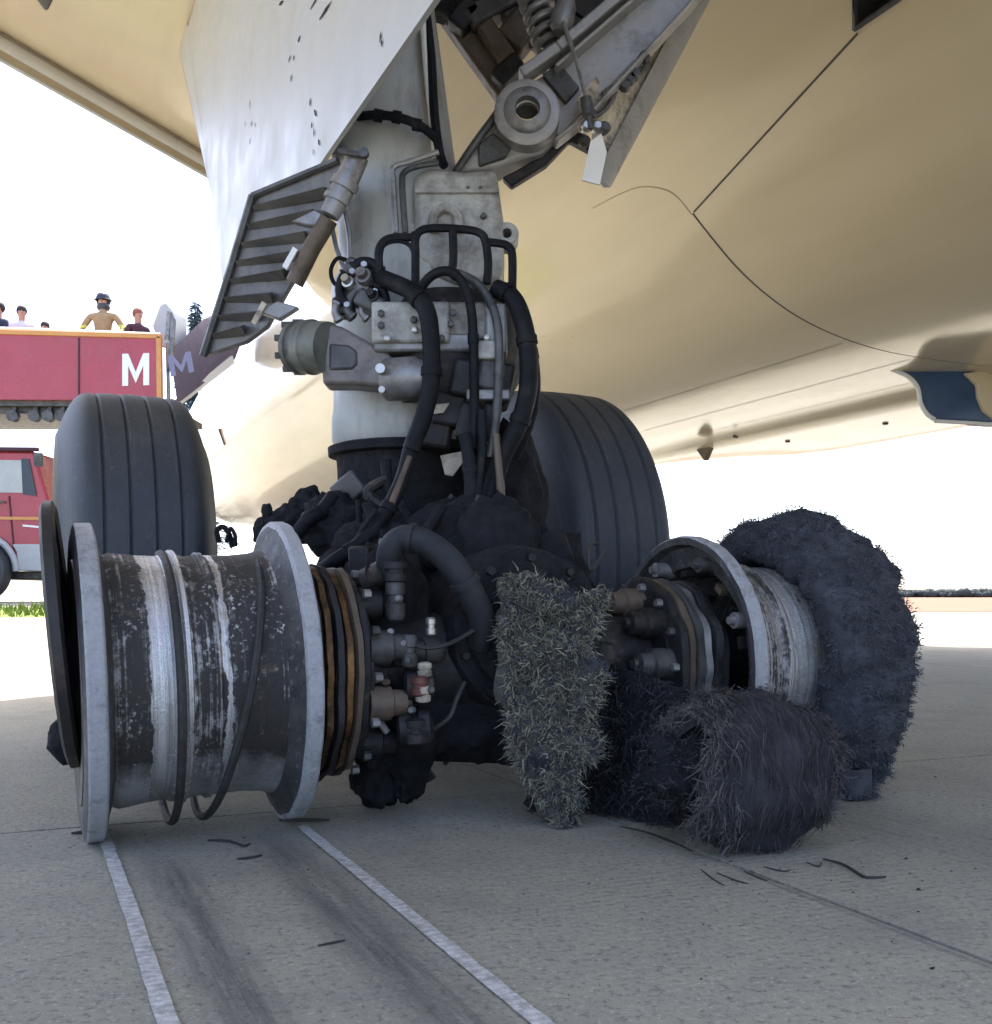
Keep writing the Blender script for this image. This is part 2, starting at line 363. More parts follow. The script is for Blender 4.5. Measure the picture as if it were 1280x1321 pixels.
def strands(pts, count, lo, hi, width, droop=.3, spread=.8, seg=3, curl=.5, seed=1):
    """pts: list of (position, outward direction); frayed cords as thin crossed ribbons"""
    R = random.Random(seed); mb = MB(); vs = []; fs = []
    for _ in range(count):
        p, d = R.choice(pts); p = Vector(p)+Vector((R.gauss(0, .006), R.gauss(0, .006), R.gauss(0, .006)))
        d = (Vector(d)+Vector((R.gauss(0, spread), R.gauss(0, spread), R.gauss(0, spread)))).normalized()
        L = R.uniform(lo, hi)*(1 if R.random() > .08 else 1.6); side = d.cross(Vector((R.gauss(0, 1), R.gauss(0, 1), R.gauss(0, 1)))).normalized()
        w = width*R.uniform(.6, 1.5); o = len(vs)
        for i in range(seg+1):
            t = i/seg; ww = w*(1-.8*t)
            vs += [p+side*ww/2, p-side*ww/2]
            if i < seg:
                p = p+d*(L/seg); d = (d+Vector((R.gauss(0, curl)*.5, R.gauss(0, curl)*.5, R.gauss(0, curl)*.5-droop))).normalized()
                if p.z < .004: p.z = .004
        for i in range(seg): fs.append((o+2*i, o+2*i+1, o+2*i+3, o+2*i+2))
    return mb.add(vs, fs)
def surf_points(o, n, mat=None, seed=2):
    me = o.data; me.calc_loop_triangles(); R = random.Random(seed); tris = me.loop_triangles
    areas = [t.area for t in tris]; out = []
    for t in R.choices(tris, areas, k=n):
        a, b, c = (me.vertices[i].co for i in t.vertices); u = R.random(); v = R.random()
        if u+v > 1: u, v = 1-u, 1-v
        out.append((a+(b-a)*u+(c-a)*v, Vector(t.normal)))
    return out

# ------------------------------------------------------------------ ground
def sst(t): t = max(0, min(1, t)); return t*t*(3-2*t)
def hgt(x, y):
    if y < 5: return 0.0
    return .42*sst((y-5.5)/11.5)*sst((-x/y-.2)/.14)
def ground_sheet(name, xs, ys, dz, mat, kind='structure'):
    mb = MB(); mb.grid([[Vector((x, y, hgt(x, y)+dz)) for x in xs] for y in ys]); o = mb.build(name, mat, None); o['kind'] = kind; return o
def spaced(a, b, n): return [a+(b-a)*i/(n-1) for i in range(n)]
axs = [-3000, -800, -200, -80]+spaced(-40, 40, 81)+[80, 200, 800, 3000]
ays = [-3000, -600, -100, -30]+spaced(-10, 40, 51)+[60, 100, 160, 300, 700, 1500, 4000]
apron = ground_sheet('apron', axs, ays, -.02, farm)
apron.name = 'apron'
world_off['apron'] = Vector((0,0,0))
slabs = []
for i in range(-4, 6):
    for j in range(-2, 5):
        n0 = 1.215+5*i; b0 = 2.52+5*(j-1); mb = MB()
        g = [[NB(n0+.006+(5-.012)*u/8, b0+.006+(5-.012)*v/8, 0) for u in range(9)] for v in range(9)]
        for row in g:
            for q in row: q.z = hgt(q.x, q.y)
        edge = g[0]+[r[-1] for r in g[1:]]+g[-1][::-1][1:]+[r[0] for r in g[::-1][1:-1]]
        mb.grid(g); o_ = len(mb.v); m = len(edge)
        mb.add([q for q in edge]+[q-UP*.018 for q in edge], [(k, (k+1) % m, (k+1) % m+m, k+m) for k in range(m)])
        mb.build('concrete_slab', concm, apron)
jf = MB()
for i in range(-4, 7): jf.add([NB(1.215+5*i-.005, -15, -.008), NB(1.215+5*i+.005, -15, -.008), NB(1.215+5*i+.005, 5.2, -.008), NB(1.215+5*i-.005, 5.2, -.008)], [(0,1,2,3)])
jf.build('joint_filler', jointm, apron)
mb = MB(); mb.grid([[Vector((x, y, .0)) for x in (6, 40, 200, 1500)] for y in (36, 60, 170, 900)]); o = mb.build('dry_field', fieldm); o['kind'] = 'structure'
gr_x = spaced(-14, -3.6, 22); gr_y = [12.3, 12.8, 13.4, 14.0]
mb = MB(); mb.grid([[Vector((x, y, hgt(x, y)+.006)) for x in gr_x] for y in gr_y]); gs = mb.build('grass_verge', grassm); gs['kind'] = 'structure'
R = random.Random(5); pts = [(Vector((x, y, hgt(x, y)+.005)), Vector((0, 0, 1))) for x, y in ((R.uniform(-13, -4), R.uniform(12.3, 14)) for _ in range(3000))]
g = strands(pts, 6000, .04, .09, .02, 0.05, .3, 2, .2, 5).build('grass', grassm); tag(g, 'short bright green grass on the verge before the red truck', 'grass', kind='stuff')

# far wood on the right horizon
R = random.Random(11); mb = MB()
for i in range(800):
    x = R.uniform(250, 1300); y = 900+R.uniform(-20, 60); hh = R.uniform(2.6, 5.2)*(1+.35*sin(x*.02)); r = hh*.6
    vs = []; fs = []
    for a in range(4):
        for b_ in range(7):
            th = pi*(a+.5)/4; ph = 2*pi*b_/7; k = 1+R.uniform(-.3, .3)
            vs.append(Vector((x+r*1.6*sin(th)*cos(ph)*k, y+r*sin(th)*sin(ph)*k, hh*.5+hh*.55*cos(th)*k)))
    for a in range(3):
        for b_ in range(7): fs.append((a*7+b_, a*7+(b_+1) % 7, (a+1)*7+(b_+1) % 7, (a+1)*7+b_))
    fs.append(tuple(range(7))); mb.add(vs, fs)
    lv = []; lf = []
    for q in range(26):
        th = R.uniform(0, pi*.6); ph = R.uniform(0, 2*pi); c = Vector((x+r*1.7*sin(th)*cos(ph), y+r*1.1*sin(th)*sin(ph), hh*.5+hh*.6*cos(th)))
        o_ = len(lv); lv += [c+Vector((R.uniform(-.9, .9), R.uniform(-.9, .9), R.uniform(-.6, .6))) for _ in range(3)]; lf.append((o_, o_+1, o_+2))
    mb.add(lv, lf)
tag(mb.build('distant_wood', leafm, smooth=True, angle=180), 'long low hazy line of distant trees on the right horizon', 'trees', kind='stuff')

# ------------------------------------------------------------------ the airplane
plane = thing('airplane', (CB.x, CB.y, 0), 'cream bellied airliner standing on its burnt out main landing gear', 'airplane')
# --- fuselage with its belly fairing: sections along the rolling direction
NC = 6.2
FAIR = [(2.2,3.46),(2.6,3.43),(2.95,3.36),(3.25,3.22),(3.5,3.02),(3.78,2.74),(4.12,2.46),(4.55,2.25),(5.1,2.13),(5.7,2.10),(6.05,2.10),(6.22,2.095),(6.30,2.06),(6.42,2.02),(6.5,2.01),(7.2,2.02),(7.9,2.05),(8.35,2.2),(8.7,2.5),(8.95,2.95),(9.1,3.4)]
FAIRC = [Vector((p.x, p.y)) for p in crom([(n, z, 0) for n, z in FAIR], 6)]
NS = 97
def resample(pl, n):
    L = [0]
    for i in range(1, len(pl)): L.append(L[-1]+(pl[i]-pl[i-1]).length)
    out = []; k = 0
    for i in range(n):
        d = L[-1]*i/(n-1)
        while k < len(L)-2 and L[k+1] < d: k += 1
        out.append(pl[k].lerp(pl[k+1], (d-L[k])/(L[k+1]-L[k]+1e-9)))
    return out
FAIRS = resample(FAIRC, NS)
def fus_dims(t):
    # centre height, radius
    if t < 20: return 4.5, 2.5, 0.0
    u = min(1, (t-20)/20); r = 2.5*sqrt(max(0, 1-u**2.4)); return 4.5+.4*u*u, r, 0
def circ(t, a):
    zc, r, _ = fus_dims(t); return Vector((NC+r*cos(a), zc+r*sin(a)))
def sect(t, i):
    """lower skin: i = 0 near wing root ... NS-1 far wing root"""
    f = FAIRS[i]; a = radians(200)+radians(140)*i/(NS-1)
    k = sst((13.5-t)/4.5); c = circ(t, a); return f*k+c*(1-k)
def skin(t, i, off=0.0):
    p = sect(t, i)
    if off:
        q0 = sect(t, max(0, i-1)); q1 = sect(t, min(NS-1, i+1)); d = (q1-q0).normalized(); nrm = Vector((d.y, -d.x))
        p = p+nrm*off
    return NB(p.x, t, p.y)
ts = spaced(-9, 9, 46)+spaced(9.5, 20, 20)+[20+20*sin(pi/2*k/20) for k in range(1, 21)]
HOLE_T = 3.84
ihole = max(i for i in range(NS) if FAIRS[i].x < 3.50 and i < NS//2); ihole0 = max(i for i in range(NS) if FAIRS[i].x < 2.75 and i < NS//2)
ts = sorted([t for t in ts if not 2.9 < t < 3.78]+[HOLE_T, 1.2]); 
mb = MB(); w = NS; vs = [skin(t-(.07*(ihole-i) if abs(t-HOLE_T) < 1e-6 and ihole0 <= i <= ihole else 0), i) for t in ts for i in range(NS)]; fs = []
for a in range(len(ts)-1):
    for i in range(NS-1):
        if 1.2 <= ts[a] < HOLE_T-1e-6 and ihole0 <= i < ihole: continue
        fs.append((a*w+i, a*w+i+1, (a+1)*w+i+1, (a+1)*w+i))
mb.add(vs, fs); belly = mb.build('belly', cream, plane, angle=60)
# wheel well seen through the open corner
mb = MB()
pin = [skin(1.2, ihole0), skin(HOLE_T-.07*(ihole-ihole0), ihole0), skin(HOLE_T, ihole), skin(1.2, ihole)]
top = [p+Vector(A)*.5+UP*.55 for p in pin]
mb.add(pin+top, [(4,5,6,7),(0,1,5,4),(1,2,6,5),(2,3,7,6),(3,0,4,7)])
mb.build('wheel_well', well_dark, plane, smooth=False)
mb = MB(); mb.tube([skin(t, ihole, .004) for t in spaced(1.2, HOLE_T, 10)], .013, 6); mb.tube([skin(HOLE_T-.07*(ihole-i), i, .004) for i in range(ihole0, ihole+1)], .013, 6)
mb.build('well_frame', darkm, plane)
# gear bay door: its own panel a hair proud of the skin, dark gap round it
def s_at(ratio):
    return min(range(NS//2+8), key=lambda i: abs((FAIRS[i].y-.5)/FAIRS[i].x-ratio))
i_top = s_at(.64); i_bot = s_at(.262)
def dtop(t): return lerp(ihole, i_top, max(0, min(1, (t-HOLE_T)/(5.5-HOLE_T)))) if t > HOLE_T else ihole
def skinf(t, fi, off):
    i = int(fi); i = min(i, NS-2); return skin(t, i, off).lerp(skin(t, i+1, off), fi-i)
tdoor = spaced(1.0, 5.5, 28)
mb = MB(); g = [[skinf(t, lerp(dtop(t)+.35, i_bot, j/40), .006) for j in range(41)] for t in tdoor]
mb.grid(g); gd = mb.build('gear_bay_door', cream, plane, angle=60)
gap = MB()
def ribbon(pts_in, pts_out): gap.grid([pts_in, pts_out])
ribbon([skinf(t, dtop(t)+.20, .003) for t in spaced(HOLE_T, 5.5, 12)], [skinf(t, dtop(t)+.34, .0065) for t in spaced(HOLE_T, 5.5, 12)])
ribbon([skinf(5.5, lerp(i_top+.3, i_bot, j/40), .0066) for j in range(41)], [skinf(5.522, lerp(i_top+.3, i_bot, j/40), .003) for j in range(41)])
gap.build('door_gap', jointm, plane, smooth=False)
gap = MB()
FN = [i/4 for i in range(NS*2)]
def sf(ratio): return min(FN, key=lambda f: abs((lerp(FAIRS[int(f)].y, FAIRS[int(f)+1].y, f % 1)-.5)/lerp(FAIRS[int(f)].x, FAIRS[int(f)+1].x, f % 1)-ratio))
sp_path = crom([(5.53, i_top+.3, 0), (5.56, sf(.68), 0), (5.75, sf(.72), 0), (6.0, sf(.735), 0), (6.3, sf(.742), 0)], 5)
ribbon([skinf(q.x, q.y, .003) for q in sp_path], [skinf(q.x+.006, q.y+.05, .003) for q in sp_path])
ribbon([skinf(t, s_at(.335), .003) for t in spaced(5.6, 9.5, 14)], [skinf(t, s_at(.335)+.1, .003) for t in spaced(5.6, 9.5, 14)])
ribbon([skinf(t, s_at(.29), .003) for t in spaced(5.6, 9, 14)], [skinf(t, s_at(.29)+.1, .003) for t in spaced(5.6, 9, 14)])
gap.build('panel_seam', seamm, plane, smooth=False)
R = random.Random(12); gap = MB()
for _ in range(24):
    t = R.gauss(8.1, .2); i = sf(R.gauss(.50, .05)); L = R.uniform(.004, .03); wd = R.uniform(.02, .06)
    gap.add([skinf(t, i, .002), skinf(t+L, i+wd, .002), skinf(t+L*.6, i+wd*3, .002), skinf(t-L*.4, i+wd*2, .002)], [(0,1,2,3)])
gap.build('paint_scratches', seamm, plane, smooth=False, kind='stuff')
gap = MB()
for r0 in (.262,):
    ribbon([skinf(t, s_at(r0), .002) for t in spaced(6, 9, 10)], [skinf(t, s_at(r0)+.08, .002) for t in spaced(6, 9, 10)])
gap.build('panel_seam', seamm, plane, smooth=False)
# upper fuselage
mb = MB(); tsu = spaced(-9, 20, 14)+[20+20*sin(pi/2*k/20) for k in range(1, 21)]; AN = 60
rows = [[(lambda c: NB(c.x, t, c.y))(circ(t, radians(-20)+radians(220)*j/AN)) for j in range(AN+1)] for t in tsu]
mb.grid(rows)
for f_i in range(len(mb.f)):
    j = f_i % AN; ang = -20+220*j/AN
    mb.mi[f_i] = 2 if (ang > 155 or ang < 25) else (1 if ang > 150.5 or ang < 29.5 else 0)
mb.build('upper_fuselage', [fus_white, stripe_grey, cream], plane, angle=60)
nose_cap = NB(NC, 25.6, 3.75)
for k in range(34):
    t = 31.5-k*.56 if k < 32 else None
    if t is None: break
    wm = MB(); a = radians(146.5); c = circ(t, a); zc, r, _ = fus_dims(t); out = Vector((cos(a), sin(a)))
    pl = []
    for q in range(14):
        th = 2*pi*q/14; aa = a-(.2*sin(th))/r; cc = Vector((NC+(r+.004)*cos(aa), zc+(r+.004)*sin(aa))); pl.append(NB(cc.x, t+.13*cos(th), cc.y))
    wm.prism(pl, -NB(out.x, 0, out.y)*.02); wm.build('cabin_window', glassm, plane)
for (px_, py_) in ((313, 516), (322, 513), (287, 563)):       # pitot probes under the nose
    mb = MB(); p = P(px_, py_, 22.5); mb.bar(p-Vector((-.06, 0, .17)), p+Vector((-.06, 0, .15)), .07, .05); mb.build('probe', darkm, plane)
# --- wing: lower and upper skin, swept leading edge
LE0 = Vector((1.25, 8.0)); LD = Vector((.768, .637))
def le(n): return LE0.y+(n-LE0.x)*LD.y/LD.x
def wing_pt(n, c, up):                   # c 0 leading edge .. 1 trailing edge
    zb = 3.42+max(0, (3-n))*.055; b0 = le(n); te = 1.35-max(0, (1.5-n))*.08; b = lerp(b0, te, c)
    th = .95*(1-max(0, (3-n))*.025)
    thick = th*(4*sqrt(max(0, c))*(1-c)*.62+.02*(1-c))
    belly_ = -.05*sin(pi*min(1, c*1.0)) + .16*(1-c)**6
    return NB(n, b, zb+(thick if up else belly_))
ns = spaced(4.2, -14, 26); cs = [ (k/26)**1.7 for k in range(27)]
mb = MB(); mb.grid([[wing_pt(n, c, False) for c in cs] for n in ns]); mb.grid([[wing_pt(n, c, True) for c in cs[::-1]] for n in ns])
for i in range(len(ns)-1):
    mb.add([wing_pt(ns[i], 0, False), wing_pt(ns[i+1], 0, False), wing_pt(ns[i+1], 0, True), wing_pt(ns[i], 0, True)], [(0,1,2,3)])
mb.build('wing', wingm, plane, angle=50)
# leading edge slat: pale lip with darker underside line and its brackets
mb = MB(); lip = []
pth = [NB(n, le(n)+.02, 3.42+max(0, (3-n))*.055+.10) for n in spaced(3.4, -13, 30)]
mb.tube(pth, .05, 10); mb.build('slat', fus_white, plane)
mb = MB(); mb.tube([p+Vector((0,0,-.055))+B*.05 for p in pth], .022, 8); mb.build('slat_edge', greyp, plane)
# dark fairing tip under the wing, top left corner
mb = MB(); q = [P(30, -20, 5.15), P(80, -20, 5.15), P(60, 21, 5.25)]
mb.prism(q, Vector((.01, .06, .3))); mb.build('flap_track_fairing', darkm, plane, bevel=.02)
# far wing so that the shadow on the apron is whole
mb = MB()
def fw(n, c, up):
    m = 12.4-n; zb = 3.42+max(0, (3-m))*.055; b = lerp(le(m), 1.35-max(0, (1.5-m))*.08, c); return NB(n, b, zb+(.95*(4*sqrt(max(0,c))*(1-c)*.55) if up else 0))
ns2 = spaced(8.4, 24, 14); mb.grid([[fw(n, c, False) for c in cs] for n in ns2]); mb.grid([[fw(n, c, True) for c in cs[::-1]] for n in ns2])
mb.build('wing', wingm, plane, angle=50)
# --- blue scoop under the belly and small antenna
sc_ = group_node('belly_scoop', plane, 'navy blue scoop with white lips under the belly')
def sc(n, b, z): return NB(n, b, z)
Ys = 7.7
outl = [(1150,476),(1172,486),(1184,500),(1188,520),(1196,534),(1206,541),(1330,548),(1330,468)]
mb = MB(); mb.prism([P(x, y, Ys) for x, y in outl], A*.5+B*.12); mb.build('scoop_body', bluep, sc_, bevel=.012)
mb = MB(); mb.tube(crom([P(x, y, Ys-.012) for x, y in outl[:6]], 5), .016, 8); mb.tube([P(1206,543,Ys-.01), P(1330,550,Ys-.01)], .014, 8); mb.build('scoop_lip', whitep, sc_)
mb = MB(); mb.prism([P(x, y, Ys-.03) for x, y in [(1246,481),(1290,474),(1330,474),(1330,545),(1284,541),(1270,530),(1263,512),(1262,497)]], A*.05+B*.3); mb.build('scoop_strake', cream, sc_, bevel=.01)
def on_belly(px, py):
    ratio = (HZ-py)/(px-28)*1.09; i = min(range(30, NS-20), key=lambda i: abs((FAIRS[i].y-.5)/FAIRS[i].x-ratio)); n = FAIRS[i].x
    Y = 1.09*n*F/(px-28); t = (Y-A.y*n)/B.y; return skin(t, i)
for (x, y) in ((948,566),(1015,570),(1141,547)):
    mb = MB(); mb.lathe([(-.01, .032), (.014, .022)], on_belly(x, y), (0,0,-1), 10); mb.build('drain_plug', darkm, plane)
pa_ = on_belly(905, 580); mb = MB(); mb.prism([pa_+B*.14+UP*.02, pa_-B*.02-UP*.13, pa_-B*.14+UP*.02, pa_+UP*.1], A*.06); mb.build('belly_antenna', brownm, plane, bevel=.01)

# --- gear door (white) on the outboard side
ND = .8
def dpt(px, py, n=ND):
    Y = n/(.9163*(px-640)/F+.4005); return P(px, py, Y)
dz = 1.755
yaw = []
c1 = dpt(290, 388); c2 = dpt(272, 250); c3 = dpt(238, 60); c4 = dpt(232, -40)
b_front = B.dot(c1)
poly = [NB(ND, -1.2, dz), NB(ND, b_front, c1.z), c2, c3, c4, NB(ND, B.dot(c4), 3.5), NB(ND, -1.2, 3.5)]
mb = MB(); mb.prism(poly, A*.014)
gearr = mb.build('gear_door', doorm, plane, smooth=False, label='white painted gear door scuffed with short dark scratches')
# scuffs: short scratches cut in the paint, thin dark marks
R = random.Random(3); mb = MB()
for (x, y, L, ang) in ((400,12,40,1.05),(412,25,30,1.0),(372,80,10,1.3),(384,54,9,1.2),(378,78,8,1.4),(322,140,12,1.6),(316,163,8,1.6),(324,163,8,1.5),(329,164,7,1.6),(322,186,9,1.5),(400,136,10,1.6),(408,150,10,1.9),(402,165,8,1.6),(405,176,12,1.6),(412,187,8,1.8),(404,200,9,1.6),(490,55,16,1.5),(375,105,10,1.5),(360,6,8,.8),(492,60,10,1.5)):
    p = dpt(x, y, ND-.003); q = dpt(x+L*cos(ang), y-L*sin(ang), ND-.003); wdt = .004+.004*R.random()
    d = (q-p).normalized(); sd = d.cross(A).normalized()*wdt
    mb.add([p-sd*.4, p+sd*.4, p.lerp(q, .5)+sd, q, p.lerp(q, .5)-sd], [(0,1,2,3,4)])
mb.build('scuff_marks', charm, gearr, smooth=False)
gearr.children[0].location = (0,0,0); gearr.children[0]['kind'] = 'stuff'

# --- lower ribbed door piece
rp = group_node('ribbed_door', plane, 'dark grey lower gear door showing its ribbed inner face')
def rY(px): return lerp(3.30, 2.92, (px-258)/210)
quad = [(326,252),(436,206),(452,222),(430,262),(412,292),(398,330),(372,372),(345,420),(318,440),(262,459)]
mb = MB(); mb.prism([P(x, y, rY(x)) for x, y in quad], Vector((.0, .035, 0))); mb.build('door_skin', ribm, rp, bevel=.004)
mb = MB()
mb.tube([P(x, y, rY(x)-.015) for x, y in ((326,252),(300,340),(262,459))], .013, 6); mb.tube([P(x, y, rY(x)-.015) for x, y in ((326,252),(436,206))], .010, 6); mb.build('edge_frame', darkm, rp)
for k in range(8):
    t = (k+.6)/8.4; l = lerp(326, 264, t), lerp(256, 452, t); r_ = [(428,262),(412,290),(402,318),(390,342),(374,366),(358,396),(340,420),(322,438)][k]
    rb = MB(); a_ = P(l[0]+8, l[1]+6, rY(l[0])-.005); b_ = P(r_[0]-6, r_[1]+2-8, rY(r_[0])-.005); rise = P(0, -11, 3.1)-P(0, 0, 3.1)
    rb.add([a_, b_, b_+rise*1.25, a_+rise*1.0, a_+rise*.35+Vector((0,-.045,0)), b_+rise*.4+Vector((0,-.06,0))], [(0,1,5,4),(4,5,2,3),(0,4,3),(1,2,5)])
    rb.build('rib', ribm, rp, angle=60)
mb = MB(); mb.prism([P(x, y, 2.95) for x, y in [(376,285),(405,270),(426,281),(415,292),(395,290)]], Vector((0,.03,0))); mb.build('bracket', greym, rp, bevel=.004)
mb = MB(); mb.prism([P(x, y, 3.0) for x, y in [(334,402),(358,388),(385,396),(360,412)]], Vector((0,.03,0))); mb.build('bracket', greym, rp, bevel=.004)
mb = MB(); mb.prism([P(x, y, 2.96) for x, y in [(364,343),(378,318),(384,322),(370,347)]], Vector((0,.012,0))); mb.build('placard', whitep, rp)
mb = MB(); mb.prism([P(x, y, 2.99) for x, y in [(324,415),(338,388),(344,392),(329,419)]], Vector((0,.012,0))); mb.build('placard', creampart, rp)
mb = MB(); mb.tube([P(462,202,2.94), P(444,240,2.93), P(425,278,2.93)], [.03,.034,.027], 14); mb.tube([P(447,234,2.93), P(442,244,2.93)], .039, 14); mb.tube([P(436,254,2.93), P(433,261,2.93)], .037, 14); mb.build('door_actuator', greym, plane)
mb = MB(); mb.tube([P(425,282,2.95), P(402,320,2.97), P(380,365,2.99)], .025, 10); mb.build('door_rod', brownm, plane)
mb = MB(); mb.tube([P(436,195,2.9), P(472,200,2.9)], .009, 8); mb.lathe([(0,.014),(.02,.014)], P(470,199,2.89), (0,-1,0), 12); mb.build('hinge_pin', darkm, plane)

# --- main strut
mb = MB(); Y0 = 3.29
pa = P(533, 430, Y0); pb = P(468, -150, Y0-.05)
ax = pb-pa; L = ax.length
mb.lathe([(0,.215),(.1,.215),(.16,.2),(.34,.19),(.36,.197),(.40,.197),(.42,.186),(L*.8,.168),(L*1.7,.165)], pa, ax, 64); mb.build('strut_cylinder', strutm, plane)
mb = MB(); mb.lathe([(.95,.232),(.97,.240),(1.03,.240),(1.06,.235),(1.30,.233),(1.36,.24),(1.44,.24),(1.47,.22),(1.56,.215)], (CB.x, CB.y, 0), (0,0,1), 64); mb.build('lower_cylinder', strutm, plane)
mb = MB(); mb.lathe([(.918,.23),(.922,.25),(.945,.252),(.951,.235)], (CB.x, CB.y, 0), (0,0,1), 64); mb.build('gland_ring', charm, plane)
def jit(s, a): return lambda x, t, r: a*noise.noise(Vector((x*s, cos(t)*r*s, sin(t)*r*s)))
mb = MB(); mb.lathe([(.25,.17),(.5,.19),(.60,.215),(.66,.23),(.70,.232),(.705,.245),(.74,.245),(.745,.23),(.82,.232),(.83,.222),(.88,.22),(.92,.222)], (CB.x, CB.y, 0), (0,0,1), 64, disp=jit(6,.012)); mb.build('piston', charm, plane, label='charred black lower piston')
mb = MB(); mb.tube([P(545,18,3.1), P(550,90,3.1), P(556,150,3.1), P(562,205,3.1)], .009, 8); mb.build('white_pipe', whitep, plane)
mb = MB(); mb.tube(crom([P(548,0,3.12), P(556,70,3.1), P(560,140,3.09), P(566,190,3.08), P(573,214,3.06)], 6), .013, 8); mb.build('hose', hosem, plane)
mb = MB(); mb.tube(crom([P(462,150,3.1), P(490,148,3.06), P(520,153,3.05), P(545,164,3.06), P(562,178,3.08)], 6), .013, 8)
for x, y in ((488,149),(512,151),(538,161)): mb.lathe([(-.012,.018),(.012,.018)], P(x, y, 3.055), (1,0,-.2), 10)
mb.build('wire_harness', hosem, plane)
for k, pts in enumerate(([(566,196),(530,208),(508,216),(507,235),(511,300)], [(566,210),(540,214),(522,222),(519,240),(523,300)])):
    mb = MB(); mb.tube(crom([P(x, y, 3.03) for x, y in pts], 7), .009, 8); mb.build('pipe', darkm if k else greym, plane)
for pts in ([(442,262),(450,300),(452,340)], [(428,290),(434,320),(446,352)]):
    mb = MB(); mb.tube(crom([P(x, y, 3.08) for x, y in pts], 7), .007, 8); mb.build('pipe', greym, plane)
mb = MB(); mb.tube(crom([P(x, y, 3.04) for x, y in ((452,338),(436,333),(427,348),(432,366),(452,372),(462,356))], 7), .006, 8); mb.build('cable_loop', hosem, plane)
# pale casting on the strut
mb = MB(); mb.prism([P(x, y, 3.06) for x, y in ((532,226),(552,214),(600,219),(641,216),(645,250),(650,284),(651,340),(646,360),(618,366),(562,358),(540,338),(534,300))], Vector((0,.26,0)))
cst = mb.build('strut_casting', castm, plane, bevel=.022, bseg=3)
for (x0, y0, x1, y1) in ((536,246,644,246),(545,292,560,292)):
    mb = MB(); mb.tube([P(x0,y0,3.055), P(x1,y1,3.055)], .008, 8); mb.build('casting_web', castm, plane)
mb = MB(); mb.tube(crom([P(x, y, 3.05) for x, y in ((560,300),(560,278),(574,268),(590,278),(592,300))], 6), .014, 8); mb.build('casting_web', castm, plane)
for x, y, r in ((624,279,.010),(604,244,.007),(620,244,.007)):
    mb = MB(); mb.lathe([(0,r),(.012,r*.8)], P(x, y, 3.06), (0,-1,0), 10); mb.build('bolt', darkm, plane)
mb = MB(); mb.lathe([(-.05,.033),(.03,.033),(.035,.028),(.036,.014),(-.05,.014)], P(654,306,3.1), (0,-1,0), 24); mb.build('lug', castm, plane)
# black tubular guard
mb = MB(); Yg = 2.93; rg = .0115
def tb(pts, r=rg): mb.tube(crom([P(x, y, Yg) for x, y in pts], 6), r, 8)
tb([(491,372),(489,340),(489,322),(497,310),(512,306),(530,306),(536,302)])
tb([(536,378),(536,330),(536,308),(544,297),(565,294),(600,296),(618,300),(626,310),(630,340),(628,366)])
tb([(584,296),(585,330),(583,352)])
tb([(626,312),(645,314),(656,318),(661,330),(661,372)])
tb([(491,344),(494,318),(513,311),(530,318),(536,340)], .006)
mb.build('tubular_guard', hosem, plane)
# hydraulic manifold
mf = group_node('hydraulic_manifold', plane)
mb = MB(); mb.box(P(532,422,2.96), (.21,.12,.11)); mb.build('block', castm, mf, bevel=.008)
mb = MB(); mb.box(P(606,420,2.98), (.17,.12,.10)); mb.build('block', castm, mf, bevel=.008)
mb = MB(); mb.box(P(548,447,2.97), (.27,.11,.05)); mb.build('block', greym, mf, bevel=.008)
for x, y in ((492,405),(492,420),(534,413),(536,426),(585,404),(582,418),(640,410),(500,437),(570,437),(628,436)):
    b = MB(); b.lathe([(0,.010),(.01,.010),(.012,.007)], P(x, y, 2.895), (0,-1,0), 6); b.build('bolt', boltm if x % 3 else darkm, mf)
mb = MB(); mb.box(P(640,428,2.95), (.06,.1,.14)); mb.build('valve', greym, mf, bevel=.008)
mb = MB(); mb.box(P(628,455,2.92), (.07,.08,.05)); mb.build('valve', castm, mf, bevel=.006)
# dark housing under the manifold and its fittings
mb = MB(); mb.lathe([(-.10,.16),(-.02,.19),(.06,.2),(.14,.19),(.2,.16)], P(585,480,3.12), (0,0,1), 40, disp=jit(10,.02)); mb.build('housing', sootm, plane)
mb = MB(); mb.box(P(630,510,2.9), (.115,.03,.028)); mb.build('clamp_plate', greym, plane, bevel=.004)
for x, y, w_, h_, Yv in ((600,490,.07,.10,2.95),(632,478,.06,.12,2.94),(650,495,.05,.1,2.95),(580,530,.09,.09,2.98),(605,545,.06,.1,2.95),(632,545,.05,.1,2.95),(560,555,.1,.1,3.0)):
    mb = MB(); mb.box(P(x, y, Yv), (w_,.08,h_), Matrix.Rotation(.2, 3, 'Y')); mb.build('fitting', sootm if y > 485 else darkm, plane, bevel=.01)
mb = MB(); mb.prism([P(x, y, 2.96) for x, y in ((568,588),(596,582),(597,596),(584,614),(574,612))], Vector((0,.02,0))); mb.build('torn_tag', creampart, plane)
mb = MB(); mb.prism([P(x, y, 2.93) for x, y in ((559,522),(580,520),(572,532),(560,534))], Vector((0,.02,0))); mb.build('torn_tag', creampart, plane)
